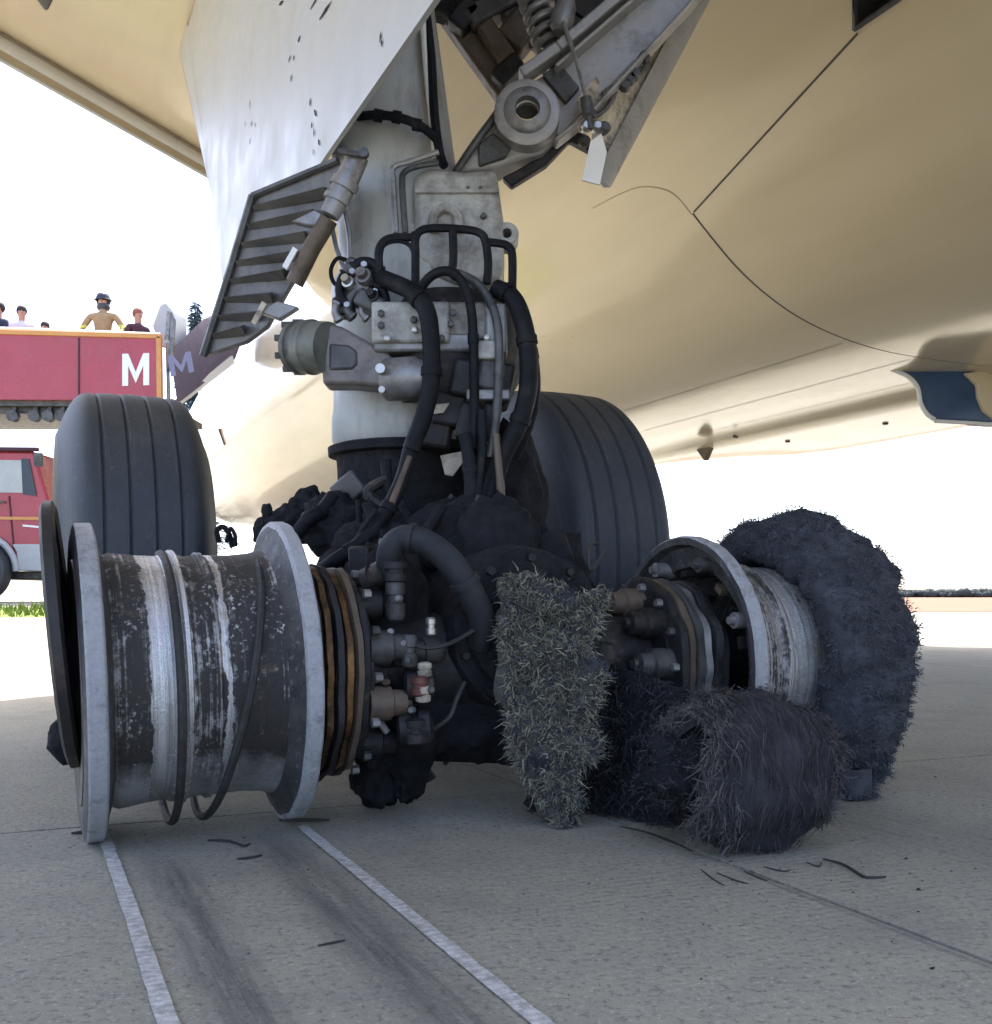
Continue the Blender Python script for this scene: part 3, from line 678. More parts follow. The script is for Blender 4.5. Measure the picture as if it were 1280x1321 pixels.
# torque link with its pin
tl = group_node('torque_link', plane)
mb = MB(); mb.prism([P(x, y, 2.93) for x, y in ((414,414),(440,420),(500,454),(520,474),(515,500),(498,500),(455,496),(416,496))], Vector((0,.1,0))); mb.build('link_arm', linkm, tl, bevel=.012, bseg=3)
mb = MB(); mb.prism([P(x, y, 2.925) for x, y in ((424,442),(450,444),(461,452),(462,470),(455,477),(424,478))], Vector((0,.03,0))); mb.build('link_shade_plate', darkm, tl, bevel=.008)  # dark raised plate stands in for the shade of a recess
px_ax = (P(420,448,2.97)-P(376,448,3.03)).normalized()
mb = MB(); mb.lathe([(0,.058),(.01,.07),(.025,.072),(.028,.066),(.045,.066),(.048,.073),(.075,.075),(.08,.07),(.13,.068)], P(377,448,3.0), px_ax, 36); mb.build('pin', pinm, tl)
for k in range(9):
    a_ = 2*pi*k/9; _, u, w_ = basis(px_ax); b = MB(); b.box(P(382,448,3.0)+(u*cos(a_)+w_*sin(a_))*.068, (.03,.015,.015)); b.build('pin_notch', darkm, tl)
mb = MB(); mb.lathe([(0,.05),(.01,.058),(.09,.058),(.1,.05),(.12,.045)], P(496,490,2.93), (1,-.25,0), 32); mb.build('pivot', greym, tl)
for x, y, r_ in ((492,478,.013),(494,505,.009)):
    mb = MB(); mb.lathe([(0,r_),(.03,r_)], P(x, y, 2.875), (0,-1,0), 12); mb.build('bolt', boltm, tl)
# left fittings cluster
for x, y, w_, h_, Yv, m, rt in ((462,350,.07,.05,3.0,darkm,.4),(470,372,.09,.06,2.97,greym,-.3),(448,376,.05,.08,2.98,sootm,.2),(478,392,.08,.05,2.95,darkm,.5),(444,398,.06,.05,2.97,sootm,0)):
    mb = MB(); mb.box(P(x, y, Yv), (w_,.07,h_), Matrix.Rotation(rt, 3, 'Y')); mb.build('valve', m, plane, bevel=.01)
for pts, r, m in (([(446,352),(440,362),(438,378),(446,392)], .012, hosem),([(456,346),(466,338),(480,340),(490,352)], .014, hosem),([(462,372),(452,384),(448,400),(456,410)], .011, darkm),([(478,366),(492,372),(498,388),(494,402)], .012, hosem),([(436,390),(432,402),(438,414)], .010, greym),([(470,388),(466,402),(474,412)], .009, greym)):
    mb = MB(); c = crom([P(x, y, 2.935) for x, y in pts], 6); mb.tube(c, r, 10); mb.tube(c[:3], r*1.5, 6); mb.tube(c[-3:], r*1.5, 6); mb.build('fitting', m, plane)
for x, y, r, m in ((472,360,.022,greym),(452,368,.017,boltm),(484,386,.018,sootm)):
    mb = MB(); mb.lathe([(0,r),(.02,r),(.022,r*.7),(.04,r*.65)], P(x, y, 2.935), (-.3,-1,.3), 14); mb.build('fitting', m, plane)
for x, y in ((455,352),(468,360),(448,395),(484,378),(470,343)):
    mb = MB(); mb.lathe([(0,.009),(.012,.009)], P(x, y, 2.93), (0,-1,.2), 6); mb.build('bolt', boltm, plane)
# hoses
def hose(pts, r, m=hosem, seg=12, cuffs=()):
    mb = MB(); c = crom([P(*q) for q in pts], 9); mb.tube(c, r, seg)
    for i in list(cuffs)+([len(c)//3, 2*len(c)//3] if r > .0095 and len(c) > 20 else []): mb.tube([c[i], c[min(len(c)-1, i+2)]], r*1.16, seg)
    return mb.build('hose', m, plane)
hose([(470,352,2.98),(500,362,2.92),(530,376,2.88),(550,400,2.85),(556,440,2.84),(556,490,2.84),(547,535,2.84),(530,580,2.84)], .024, cuffs=(4,))
hose([(530,575,2.85),(518,620,2.8),(495,665,2.75),(465,700,2.7),(430,725,2.66),(395,750,2.72)], .019)
hose([(528,590,2.82),(515,625,2.78),(505,650,2.75)], .009, brownm)
hose([(640,372,2.92),(662,385,2.89),(676,420,2.87),(682,465,2.86),(680,510,2.86),(668,550,2.86),(648,590,2.87),(632,640,2.88)], .025, cuffs=(5,))
hose([(656,380,2.96),(680,430,2.92),(690,490,2.92),(684,540,2.94),(664,590,2.97)], .016)
hose([(540,378,2.9),(555,357,2.88),(578,350,2.87),(598,366,2.87),(608,400,2.87),(611,450,2.87),(612,520,2.87),(610,580,2.87)], .013)
hose([(590,352,2.92),(615,365,2.9),(632,388,2.89),(642,420,2.88),(644,470,2.87),(640,540,2.87),(632,590,2.87)], .012, darkm)
hose([(578,350,2.9),(592,352,2.88),(606,372,2.87)], .006, greym)
hose([(600,560,2.85),(606,600,2.84),(606,650,2.83),(590,700,2.8)], .018)
hose([(640,560,2.85),(645,620,2.84),(652,670,2.83),(668,720,2.82)], .010, brownm)
hose([(622,530,2.86),(622,580,2.85),(615,640,2.84)], .013)
hose([(430,640,2.95),(415,660,2.92),(400,668,2.9),(382,690,2.9)], .02)

# --- bogie beam, axles, brakes
zA = .345
AXN = (LW+RW)/2; AXF = (FL+FR)/2
mb = MB(); mb.lathe([(-.86,.12),(-.82,.17),(-.6,.19),(-.3,.18),(0,.19),(.3,.18),(.6,.19),(.82,.17),(.86,.12)], (CB.x, CB.y, .42), B, 40, disp=jit(8,.025)); mb.build('bogie_beam', charm, plane, label='charred bogie beam between the four wheels')
for c in (AXN, AXF):
    mb = MB(); mb.lathe([(-.72,.085),(-.4,.1),(-.1,.13),(.1,.13),(.4,.1),(.72,.085)], (c.x, c.y, zA), A, 28, disp=jit(12,.012)); mb.build('axle', sootm, plane)
# dark lumps and fittings in front of the beam
R = random.Random(21)
def lump(x, y, Yv, r, m=charm, sq=(1,1,1), seed=0, name='charred_lump'):
    bm = bmesh.new(); bmesh.ops.create_icosphere(bm, subdivisions=4, radius=1)
    for v in bm.verts:
        d = 1+.28*noise.noise(v.co*2.2+Vector((seed,0,0)))+.12*noise.noise(v.co*6+Vector((seed,3,0)))
        v.co = Vector((v.co.x*sq[0], v.co.y*sq[1], v.co.z*sq[2]))*r*d + P(x, y, Yv)
        if v.co.z < .003: v.co.z = .003
    mb = MB(); mb.add([v.co.copy() for v in bm.verts], [[v.index for v in f.verts] for f in bm.faces]); bm.free()
    return mb.build(name, m, plane, angle=70)
mb = MB(); ec = AXN-B*.05; mb.lathe([(-.16,.05),(-.155,.09),(-.12,.1),(-.11,.15),(-.09,.155),(-.085,.19),(-.05,.2),(.1,.2)], (ec.x, ec.y, .42), B, 48, disp=jit(12,.014)); mb.build('beam_end', charm, plane)
for k in range(10):
    a_ = 2*pi*k/10; _, u, w_ = basis(B); mb = MB(); mb.lathe([(0,.012),(.014,.010)], Vector((ec.x, ec.y, .42))-B*.085+(u*cos(a_)+w_*sin(a_))*.172, -B, 6); mb.build('bolt', sootm, plane)
lump(520,900,2.56,.13,sq=(1,.8,1.5),seed=2); lump(500,790,2.55,.11,sq=(.9,.8,1.5),seed=3)
lump(620,905,2.62,.14,sq=(1.1,.8,1.1),seed=4); lump(430,680,2.98,.09,sq=(1,.8,1),seed=5); lump(500,720,2.85,.13,sq=(1.2,.8,.9),seed=6)
lump(600,700,2.85,.15,sq=(1.1,.8,.8),seed=7); lump(345,662,3.0,.022,sq=(.7,.8,1.3),seed=31); lump(358,676,3.0,.035,sq=(1,.8,.9),seed=32); lump(338,686,3.0,.03,sq=(.8,.8,1.3),seed=33); lump(374,668,3.0,.04,sq=(1.2,.8,.9),seed=34); lump(398,665,3.1,.065,sq=(.9,.8,1.2),seed=8); lump(660,640,3.1,.12,sq=(.8,.8,1.6),seed=9); lump(700,800,2.8,.16,seed=14,sq=(.9,.7,1.5))
lump(486,1005,2.58,.062,sq=(.9,1,1.15),seed=11); lump(524,1008,2.58,.05,sq=(.75,1,1.0),seed=12)
lump(640,720,2.75,.12,seed=15,sq=(1,.7,1.3)); lump(570,930,2.6,.1,seed=16,sq=(1.6,.8,.8))
mb = MB(); mb.bar(P(545,972,2.66), P(668,976,2.7), .06, .03); mb.bar(P(650,972,2.6), P(684,986,2.55), .02, .02); mb.build('tie_bar', charm, plane, bevel=.005)
def cyl(x, y, Yv, r, ln, axis, m, name='fitting', steps=True, seg=16):
    mb = MB(); pr = [(0,r*.75),(ln*.08,r),(ln*.4,r),(ln*.42,r*.82),(ln*.6,r*.82),(ln*.62,r),(ln*.9,r),(ln,r*.7)] if steps else [(0,r),(ln,r)]
    mb.lathe(pr, P(x, y, Yv), axis, seg); return mb.build(name, m, plane)
cyl(510,800,2.38,.022,.09,(0,0,1),darkm,'brake_fitting'); cyl(510,752,2.38,.026,.05,(0,0,1),sootm,'brake_fitting'); cyl(470,752,2.42,.03,.06,(.8,-.3,.4),sootm,'brake_fitting')
cyl(528,860,2.36,.018,.07,(0,0,1),darkm,'brake_fitting'); cyl(520,885,2.38,.036,.07,(1,.2,0),sootm,'brake_fitting'); cyl(541,898,2.36,.022,.045,(0,0,1),redm,'brake_fitting'); cyl(548,872,2.37,.016,.03,(0,-.2,1),creampart,'brake_fitting'); cyl(546,905,2.36,.017,.035,(0,-.2,1),creampart,'brake_fitting')
cyl(512,940,2.38,.04,.08,(1,.1,.1),sootm,'brake_fitting'); cyl(536,960,2.37,.032,.06,(0,0,1),sootm,'brake_fitting'); cyl(505,845,2.4,.03,.12,(1,.3,.1),darkm,'brake_fitting'); cyl(556,820,2.38,.012,.04,(0,0,1),boltm,'brake_fitting')
cyl(495,930,2.44,.028,.20,(0,0,1),sootm,'brake_fitting'); cyl(480,990,2.46,.02,.2,(0,.1,1),charm,'brake_fitting')
for x, y in ((528,852),(522,830),(516,772),(505,815),(555,890),(500,880),(474,826),(474,906),(533,916)):
    mb = MB(); mb.lathe([(0,.008),(.012,.007)], P(x, y, 2.35), (random.uniform(-.5,.5),-1,.1), 6); mb.build('bolt', random.choice((greym, darkm, sootm, brownm)), plane)
hose([(502,745,2.42),(504,712,2.4),(520,695,2.39),(548,700,2.38),(580,724,2.38),(605,760,2.39),(622,800,2.42),(620,830,2.46)], .03, hoseg, 14, (2,))
hose([(522,822,2.36),(545,835,2.36),(575,832,2.37),(600,820,2.4),(622,806,2.42)], .005, wire, 6)
hose([(470,905,2.4),(485,925,2.38),(500,945,2.38)], .008, greym, 8)
hose([(560,940,2.4),(580,925,2.4),(590,900,2.42),(600,880,2.44)], .006, wire, 6)
hose([(770,700,2.7),(760,705,2.68),(762,735,2.66),(772,725,2.66),(782,710,2.66)], .006, wire, 6)
hose([(650,770,2.4),(690,790,2.38),(735,815,2.42),(790,830,2.5)], .005, wire, 6)

# scorched lines, straps and brackets hung over the beam
R = random.Random(77)
for k in range(26):
    x = R.uniform(450, 660); y = R.uniform(580, 760); Yv = R.uniform(2.7, 2.95); pts = [(x, y, Yv)]
    for q in range(R.randint(3, 5)): x += R.uniform(-38, 38); y += R.uniform(18, 60); pts.append((x, y, Yv-.02*q))
    hose(pts, R.choice((.006,.008,.011,.015)), R.choice((charm, hosem, wire, sootm)), 8)
for k in range(30):
    x = R.uniform(440, 660); y = R.uniform(625, 960); Yv = R.uniform(2.5, 2.75) if y > 720 else R.uniform(2.98, 3.06)
    mb = MB(); mb.box(P(x, y, Yv), (R.uniform(.03,.1), R.uniform(.03,.08), R.uniform(.03,.12)), Matrix.Rotation(R.uniform(-.8,.8), 3, 'Y') @ Matrix.Rotation(R.uniform(-.6,.6), 3, 'Z')); mb.build('bracket', R.choice((charm, charm, sootm, brownm, darkm)), plane, bevel=.008)
# brakes in the wheel frames (x along the axle)
def brake(name, base, x0, x1, r, mats, sgn, nb=9, seed=0):
    br = node('brake', plane, (base.x, base.y, .33), PHI); k = MB(); L = x1-x0
    st = []; n = 6
    for i in range(n):
        xa = x0+L*i/n; xb = x0+L*(i+.86)/n; rr = r*(1, .985, 1, .96, .98, .9)[i]
        d = MB(); d.lathe([(xa, rr*.97), (xa+.003, rr), (xb-.003, rr), (xb, rr*.97)], (0,0,0), (1,0,0), 72, disp=jit(16, .016)); d.build('brake_disc', mats[i % len(mats)], br)
    k.lathe([(x0-.01, r*.8), (x1+.01, r*.78)], (0,0,0), (1,0,0), 40); k.build('brake_core', sootm, br)
    xe = x1 if sgn > 0 else x0
    for i in range(nb):
        a = 2*pi*i/nb+seed; c = Vector((xe, cos(a)*r*.72, sin(a)*r*.72)); q = MB()
        q.lathe([(0,.038),(.05,.038),(.055,.03),(.085,.028),(.09,.014),(.1,.013)], c, (sgn,0,0), 18); q.build('brake_cylinder', (sootm, darkm, brownm)[i % 3], br)
    for i in range(14):
        a = 2*pi*i/14; c = Vector((xe, cos(a)*r*.92, sin(a)*r*.92)); q = MB(); q.lathe([(0,.011),(.016,.010)], c, (sgn,0,0), 6); q.build('bolt', greym if i % 3 else darkm, br)
    return br
brake('left', LW, .195, .322, .245, (sootm, goldm, sootm, goldm, brownm, sootm), 1)
brake('right', RW, -.36, -.20, .215, (sootm, brownm, darkm, greym, sootm), -1, seed=.3)
brake('far', FR, -.36, -.20, .23, (brownm, sootm), -1, nb=7)
brake('far', FL, .22, .36, .23, (sootm, brownm), 1, nb=7)

# --- wheels
def chip(a0, amt): return lambda x, a, r: -amt*max(0, noise.noise(Vector((cos(a)*5+a0, sin(a)*5, x*4)))) + amt*.35*noise.noise(Vector((cos(a)*22, sin(a)*22, a0)))
LWs = LW-A*.034
wl = node('wheel', plane, (LWs.x, LWs.y, .330), PHI, tilt=(0, -.035, PHI), label='bare burnt front left wheel rim standing on its flanges')
bar = [(-.165,.262),(-.150,.268),(-.10,.262),(-.055,.258),(-.050,.263),(-.034,.266),(-.030,.272),(-.022,.272),(-.018,.263),(.0,.258),(.022,.258),(.026,.265),(.034,.265),(.038,.259),(.10,.258),(.14,.261),(.165,.268)]
mb = MB(); mb.lathe(bar+[(.165,.24),(.0,.235),(-.165,.24)], seg=128, closed=True, disp=lambda x, a, r: .0015*noise.noise(Vector((x*60, cos(a)*9, sin(a)*9)))); mb.build('rim_barrel', rimL, wl)
mb = MB(); mb.lathe([(-.165,.262),(-.172,.285),(-.180,.32),(-.183,.329),(-.186,.331),(-.214,.331),(-.218,.328),(-.224,.30),(-.222,.262),(-.215,.24),(-.17,.24)], seg=128, closed=True, disp=chip(1, .006)); fl = mb.build('flange', [flangem, flange_soot], wl, angle=30)
for p in fl.data.polygons: c = p.center; p.material_index = 0 if sqrt(c.y**2+c.z**2) > .318 else 1
mb = MB(); mb.lathe([(.165,.268),(.176,.29),(.187,.32),(.190,.329),(.193,.331),(.217,.331),(.221,.328),(.224,.30),(.226,.262),(.21,.25),(.17,.25)], seg=128, closed=True, disp=chip(4, .006)); fl = mb.build('flange', [flangem, flange_soot], wl, angle=30)
for p in fl.data.polygons: c = p.center; p.material_index = 0 if sqrt(c.y**2+c.z**2) > .318 else 1
mb = MB(); mb.lathe([(-.11,.242),(-.13,.2),(-.15,.12),(-.19,.11),(-.2,.06)], seg=48); mb.build('wheel_hub', sootm, wl)
mb = MB(); mb.lathe([(-.20,.262),(-.224,.255),(-.222,.16),(-.226,.12),(-.24,.08),(-.245,.01)], seg=64); mb.build('wheel_face', rim_clean, wl)
wr = node('wheel', plane, (RW.x, RW.y, .33), PHI, label='ashy front right wheel rim with a charred tyre carcass')
bar2 = [(-.165,.262),(-.15,.266),(-.12,.262),(-.09,.256),(-.085,.262),(-.07,.262),(-.066,.254),(-.02,.25),(.05,.25),(.12,.255),(.165,.265)]
mb = MB(); mb.lathe(bar2+[(.165,.24),(.0,.232),(-.165,.245)], seg=128, closed=True, disp=lambda x, a, r: .002*noise.noise(Vector((x*60, cos(a)*9, sin(a)*9)))); mb.build('rim_barrel', rimR, wr)
mb = MB(); mb.lathe([(-.165,.262),(-.176,.29),(-.184,.318),(-.188,.326),(-.193,.330),(-.222,.330),(-.227,.325),(-.227,.308),(-.205,.30),(-.196,.27),(-.19,.25),(-.17,.245)], seg=128, closed=True, disp=chip(7, .004)); fl = mb.build('flange', [flangem, flange_soot], wr, angle=30)
for p in fl.data.polygons: c = p.center; p.material_index = 0 if sqrt(c.y**2+c.z**2) > .318 else 1
mb = MB(); mb.lathe([(.165,.265),(.176,.29),(.19,.32),(.21,.32),(.21,.26),(.18,.24)], seg=96, closed=True); mb.build('flange', flange_soot, wr)
for k in range(8):
    a = 2*pi*k/8+.35; q = MB(); c = Vector((-.2, cos(a)*.268, sin(a)*.268)); q.lathe([(-.03,.026),(-.012,.028),(.0,.02),(.03,.02)], c, (-1,0,0), 16); q.lathe([(.0,.012),(.045,.010)], c, (-1,0,0), 8); q.build('wheel_bolt', greym if k % 2 else darkm, wr)
for k in range(9):
    a = 2*pi*k/9+.1; q = MB(); c = Vector((-.10, cos(a)*.232, sin(a)*.232)); q.box(c, (.2,.03,.016), Matrix.Rotation(a-pi/2, 3, 'X')); q.build('heat_shield_key', brownm if k % 2 else sootm, wr)
mb = MB(); mb.lathe([(.1,.245),(.13,.2),(.15,.12),(.19,.11),(.2,.06)], seg=48); mb.build('wheel_hub', sootm, wr)
# charred carcass round the outer half of that rim
def carc(x, a, r):
    v = Vector((x*7, cos(a)*3.2, sin(a)*3.2)); d = .035*noise.noise(v)+.03*noise.noise(v*4)+.010*noise.noise(v*11)
    return d+(.035*max(0, -sin(a+pi/2-pi/2)) if False else 0)
mb = MB(); mb.lathe([(.02,.264),(.0,.30),(.005,.345),(.05,.378),(.12,.388),(.205,.382),(.24,.357),(.255,.30),(.24,.262),(.17,.26)], seg=120, closed=True, disp=carc)
tc = mb.build('tyre', ashm, wr, angle=80, label='charred shaggy tyre carcass')
for v in tc.data.vertices:
    if v.co.z < -.325: v.co.z = -.325
sp = surf_points(tc, 14000); sp = [(p, (d*.75+Vector((0,-.1,.0))).normalized()) for p, d in sp if sqrt(p.y**2+p.z**2) > .29]
class _L: pass
def strands_local(*a, **k):
    return strands(*a, **k)
R = random.Random(9)
def fuzz_local(pts, count, lo, hi, w_, seed, zmin, droop=.22, spread=.55, curl=.6):
    mb = strands([(p+Vector((0,0,10)), d) for p, d in pts], count, lo, hi, w_, droop, spread, 3, curl, seed)
    mb.v = [(x, y, max(zmin, z-10)) for x, y, z in mb.v]; return mb
o = fuzz_local(sp, 17000, .004, .016, .003, 3, -.326).build('frayed_cords', frayed_blue, wr, smooth=False); o['kind'] = 'stuff'
o = fuzz_local(sp, 14000, .004, .016, .003, 4, -.326).build('dark_cords', frayed_mid, wr, smooth=False); o['kind'] = 'stuff'
o = fuzz_local(sp, 700, .02, .05, .0018, 5, -.326, .3, .8, .9).build('long_cords', frayed, wr, smooth=False); o['kind'] = 'stuff'

def tyre(parent, seed):
    W2 = .215; Rt = .585; gv = (-.105, -.038, .038, .105); prof = []
    def crown(x): return Rt-.012*(x/W2)**2-.11*max(0, (abs(x)/W2-.62)/.38)**2.2
    xs = spaced(-W2, W2, 61)
    prof = [(-.14,.29),(-.16,.31),(-.20,.36),(-.222,.41),(-.224,.445)]
    for x in xs:
        r = crown(x)
        for g_ in gv:
            if abs(x-g_) < .004: r -= .008
        prof.append((x, r))
    prof += [(.224,.445),(.222,.41),(.20,.36),(.16,.31),(.14,.29)]
    mb = MB(); mb.lathe(prof, seg=144, closed=True); return mb.build('tyre', tyrem, parent, angle=28)
for c, lab in ((FL, 'intact rear left wheel with a smooth grooved tyre'), (FR, 'intact rear right wheel with a smooth grooved tyre')):
    w_ = node('wheel', plane, (c.x, c.y, .583 if c is FL else .615), PHI, label=lab); tyre(w_, 0); w_.scale = (1,1,1) if c is FL else (1.0,1.055,1.055)
    mb = MB(); mb.lathe([(-.15,.29),(-.17,.31),(-.165,.28),(-.1,.25),(-.06,.1),(.06,.1),(.1,.25),(.165,.28),(.17,.31),(.15,.29)], seg=72); mb.build('rim', rim_clean, w_)

# --- side brace, top right
sb = group_node('side_brace', plane)
Yb = 3.12
mb = MB(); mb.prism([P(x, y, Yb+.02) for x, y in ((690,104),(716,86),(846,-30),(930,-30),(752,146),(722,176),(700,160))], Vector((0,.07,0))); mb.build('brace_web', bracem, sb, bevel=.006)
for pts in (((672,100),(720,66),(845,-40)), ((716,186),(760,152),(935,-40)), ((716,92),(880,-50))):
    mb = MB(); c = [P(x, y, Yb-.01) for x, y in pts]
    for i in range(len(c)-1): mb.bar(c[i], c[i+1], .07, .03 if pts[0][0] != 716 else .012, (0,-1,0) if False else (0.6,0,.8))
    mb.build('brace_flange', bracem, sb, bevel=.006)
mb = MB(); mb.prism([P(x, y, Yb+.0) for x, y in ((700,96),(722,80),(748,112),(730,132))], Vector((0,.03,0))); mb.build('brace_shade_plate', darkm, sb, bevel=.004)  # darker plate on the web, painted shade of a pocket
mb = MB(); mb.lathe([(-.022,.088),(-.018,.094),(.10,.094),(.10,.036),(-.0,.036),(-.005,.05),(-.02,.052),(-.022,.058)], P(680,148,Yb-.02), (0,1,0), 48, closed=True); mb.build('brace_pivot', bracem, sb)
mb = MB(); mb.lathe([(-.034,.036),(-.032,.058),(-.026,.064),(-.02,.07),(-.01,.07),(0,.036)], P(680,146,Yb-.02), (0,1,0), 40, closed=True); mb.build('pivot_bush', greym, sb)
mb = MB(); mb.lathe([(-.03,.035),(-.02,.035)], P(680,142,Yb+.03), (0,1,0), 24); mb.build('pivot_bore_shade', well_dark, sb)  # black disc fills the bore in place of its shade
mb = MB(); mb.prism([P(x, y, Yb+.02) for x, y in ((652,122),(672,186),(720,176),(700,196),(660,208),(640,217),(586,222),(592,205),(620,170))], Vector((0,.12,0))); mb.build('brace_fork', bracem, sb, bevel=.012)
mb = MB(); mb.prism([P(x, y, Yb+.008) for x, y in ((616,186),(636,170),(660,190),(652,203),(618,214))], Vector((0,.02,0))); mb.build('fork_shade_plate', darkm, sb, bevel=.006)  # proud dark plate, the shade of a hollow put into its colour
mb = MB(); mb.tube(crom([P(x, y, Yb-.0) for x, y in ((588,222),(612,186),(640,148),(662,116))], 5), .012, 8); mb.build('fork_edge', darkm, sb)
mb = MB(); mb.prism([P(x, y, Yb+.06) for x, y in ((648,228),(690,206),(720,184),(732,168),(752,170),(768,198),(735,180),(705,212),(660,240))], Vector((0,.04,0))); mb.build('fork_tail', sootm, sb, bevel=.006)
# darker hardware behind the brace; black boxes stand in for the dark wheel well
mb = MB(); mb.bar(P(578,2,3.5), P(660,118,3.5), .11, .09, (0,-1,0)); mb.build('brown_brace', brownm, sb, bevel=.015)
mb = MB(); mb.bar(P(626,-10,3.45), P(700,60,3.45), .05, .06, (0,-1,0)); mb.build('brown_brace', brownm, sb, bevel=.01)
for x, y, w_, h_, m, r_ in ((568,10,.1,.06,charm,.3),(600,25,.07,.1,sootm,.7),(640,12,.2,.07,darkm,-.5),(672,42,.1,.12,brownm,.7),(625,-6,.16,.06,greym,.1),(760,10,.28,.16,well_dark,.6),(640,60,.06,.14,brownm,-.6),(655,96,.06,.1,sootm,.8),(740,48,.1,.12,well_dark,.7)):
    mb = MB(); mb.box(P(x, y, 3.45 if m is not well_dark else 3.6), (w_,.1,h_), Matrix.Rotation(r_, 3, 'Y')); mb.build('linkage_and_well', m, sb, bevel=.012)
mb = MB(); ax_, u, w_ = basis(P(722,92,3.2)-P(680,-30,3.2)); L = (P(722,92,3.2)-P(680,-30,3.2)).length; o_ = P(680,-30,3.2); pts = []
for k in range(14*9+1):
    t = k/(14*9); a = 2*pi*k/14; pts.append(o_+ax_*L*t+(u*cos(a)+w_*sin(a))*.043)
mb.tube(pts, .0105, 8); mb.build('coil_spring', greym, sb)
mb = MB(); mb.tube([o_, o_+ax_*L], .024, 12); mb.build('spring_core', darkm, sb)
mb = MB(); mb.lathe([(0,.02),(.02,.03),(.06,.034),(.09,.03),(.1,.018)], P(733,-2,3.12), P(726,24,3.12)-P(733,-2,3.12), 16); mb.build('cable_boot', greym, sb)
mb = MB(); mb.tube([P(727,28,3.08), P(742,72,3.05), P(758,132,3.03)], .006, 8); mb.build('cable', boltm, sb)
mb = MB(); mb.lathe([(0,.016),(.05,.018),(.055,.012),(.09,.012)], P(756,126,3.03), P(762,170,3.03)-P(756,126,3.03), 12); mb.build('cable_end', darkm, sb)
for x, y, m in ((754,166,boltm),(768,166,boltm),(778,168,darkm),(760,150,darkm),(752,185,sootm)):
    mb = MB(); mb.lathe([(0,.016),(.02,.018),(.03,.01)], P(x, y, 3.05), (.2,-1,0), 10); mb.build('bolt', m, sb)
# upper ends running on to the wing
def run_on(name, p, q, z, w_, h_, mat):
    d = q-p; e = q+d*((z-q.z)/d.z); mb = MB(); mb.bar(q-d.normalized()*.05, e, w_, h_, (0,-1,0)); mb.build(name, mat, sb, bevel=.008)
run_on('brace_upper', P(700,130,Yb+.05), P(885,-38,Yb+.055), 3.42, .06, .13, bracem)
run_on('brown_brace', P(660,118,3.5), P(578,-14,3.5), 3.48, .10, .08, brownm)
run_on('spring_hanger', P(722,92,3.2), P(682,-30,3.2), 3.44, .05, .05, darkm)
run_on('door_hanger', P(880,40,3.5), P(914,-34,3.52), 3.42, .02, .05, bracem)
run_on('linkage_rod', P(640,90,3.5), P(628,-24,3.5), 3.46, .05, .05, sootm)
# small triangular door beside the brace
sd = group_node('small_door', plane)
mb = MB(); mb.prism([P(x, y, lerp(3.12, 3.55, (x-760)/150)) for x, y in ((905,-6),(914,-30),(880,-30),(742,130),(764,172),(762,188),(776,236))], Vector((.02,.012,0))); mb.build('door_skin', creampart, sd, label='cream triangular door skin')
mb = MB(); mb.prism([P(x, y, lerp(3.08, 3.5, (x-760)/150)) for x, y in ((896,-20),(920,-20),(783,236),(774,236),(768,226))], Vector((.015,.04,0))); mb.build('door_edge', bracem, sd, bevel=.003)
mb = MB(); mb.prism([P(x, y, 3.02) for x, y in ((762,182),(776,172),(783,196),(774,238),(751,232))], Vector((0,.008,0))); mb.build('loose_flap', whitep, sd)
for pts in ([(768,150),(782,140),(792,124),(795,112)], [(806,112),(822,100),(834,82),(836,70)], [(778,120),(800,106),(826,84)]):
    mb = MB(); mb.tube(crom([P(x, y, 3.12) for x, y in pts], 5), .007, 8); mb.build('door_link', darkm, sd)
for x, y in ((812,104),(818,98),(806,112),(783,124),(830,76)):
    mb = MB(); mb.lathe([(0,.018),(.025,.014)], P(x, y, 3.12), (0,-1,0), 10); mb.build('bolt', brownm if x % 2 else darkm, sd)

# ------------------------------------------------------------------ debris lying on and round the wheels
# frayed curled tread piece in front of the right wheel
def sheet_piece(name, label, fn, nu, nv, th, mat, cat='tyre piece', disp=.012, ref=(0,40,1)):
    g = []; nr = []
    for i in range(nu):
        row = []
        for j in range(nv):
            p = fn(i/(nu-1), j/(nv-1)); p = p+Vector((noise.noise(p*14), noise.noise(p*14+Vector((5,0,0))), noise.noise(p*14+Vector((0,5,0)))))*disp
            if p.z < .006: p.z = .006
            row.append(p)
        g.append(row)
    back = []
    for i in range(nu):
        row = []
        for j in range(nv):
            du = g[min(nu-1, i+1)][j]-g[max(0, i-1)][j]; dv = g[i][min(nv-1, j+1)]-g[i][max(0, j-1)]; n_ = du.cross(dv)
            n_ = n_.normalized() if n_.length > 1e-9 else Vector((0,1,0)); n_ = -n_ if n_.dot(g[i][j]-Vector(ref)) < 0 else n_; q = g[i][j]-n_*th
            if q.z < .004: q.z = .004
            row.append(q)
        back.append(row)
    mb = MB(); mb.grid(g); mb.grid([r[::-1] for r in back])
    for a, b in ((g[0], back[0]), (g[-1], back[-1]), ([r[0] for r in g], [r[0] for r in back]), ([r[-1] for r in g], [r[-1] for r in back])): mb.grid([a, b])
    root = thing(name, fn(.5, 1)*1.0, label, cat); o = mb.build('tread', mat, root, angle=80); return root, o, g
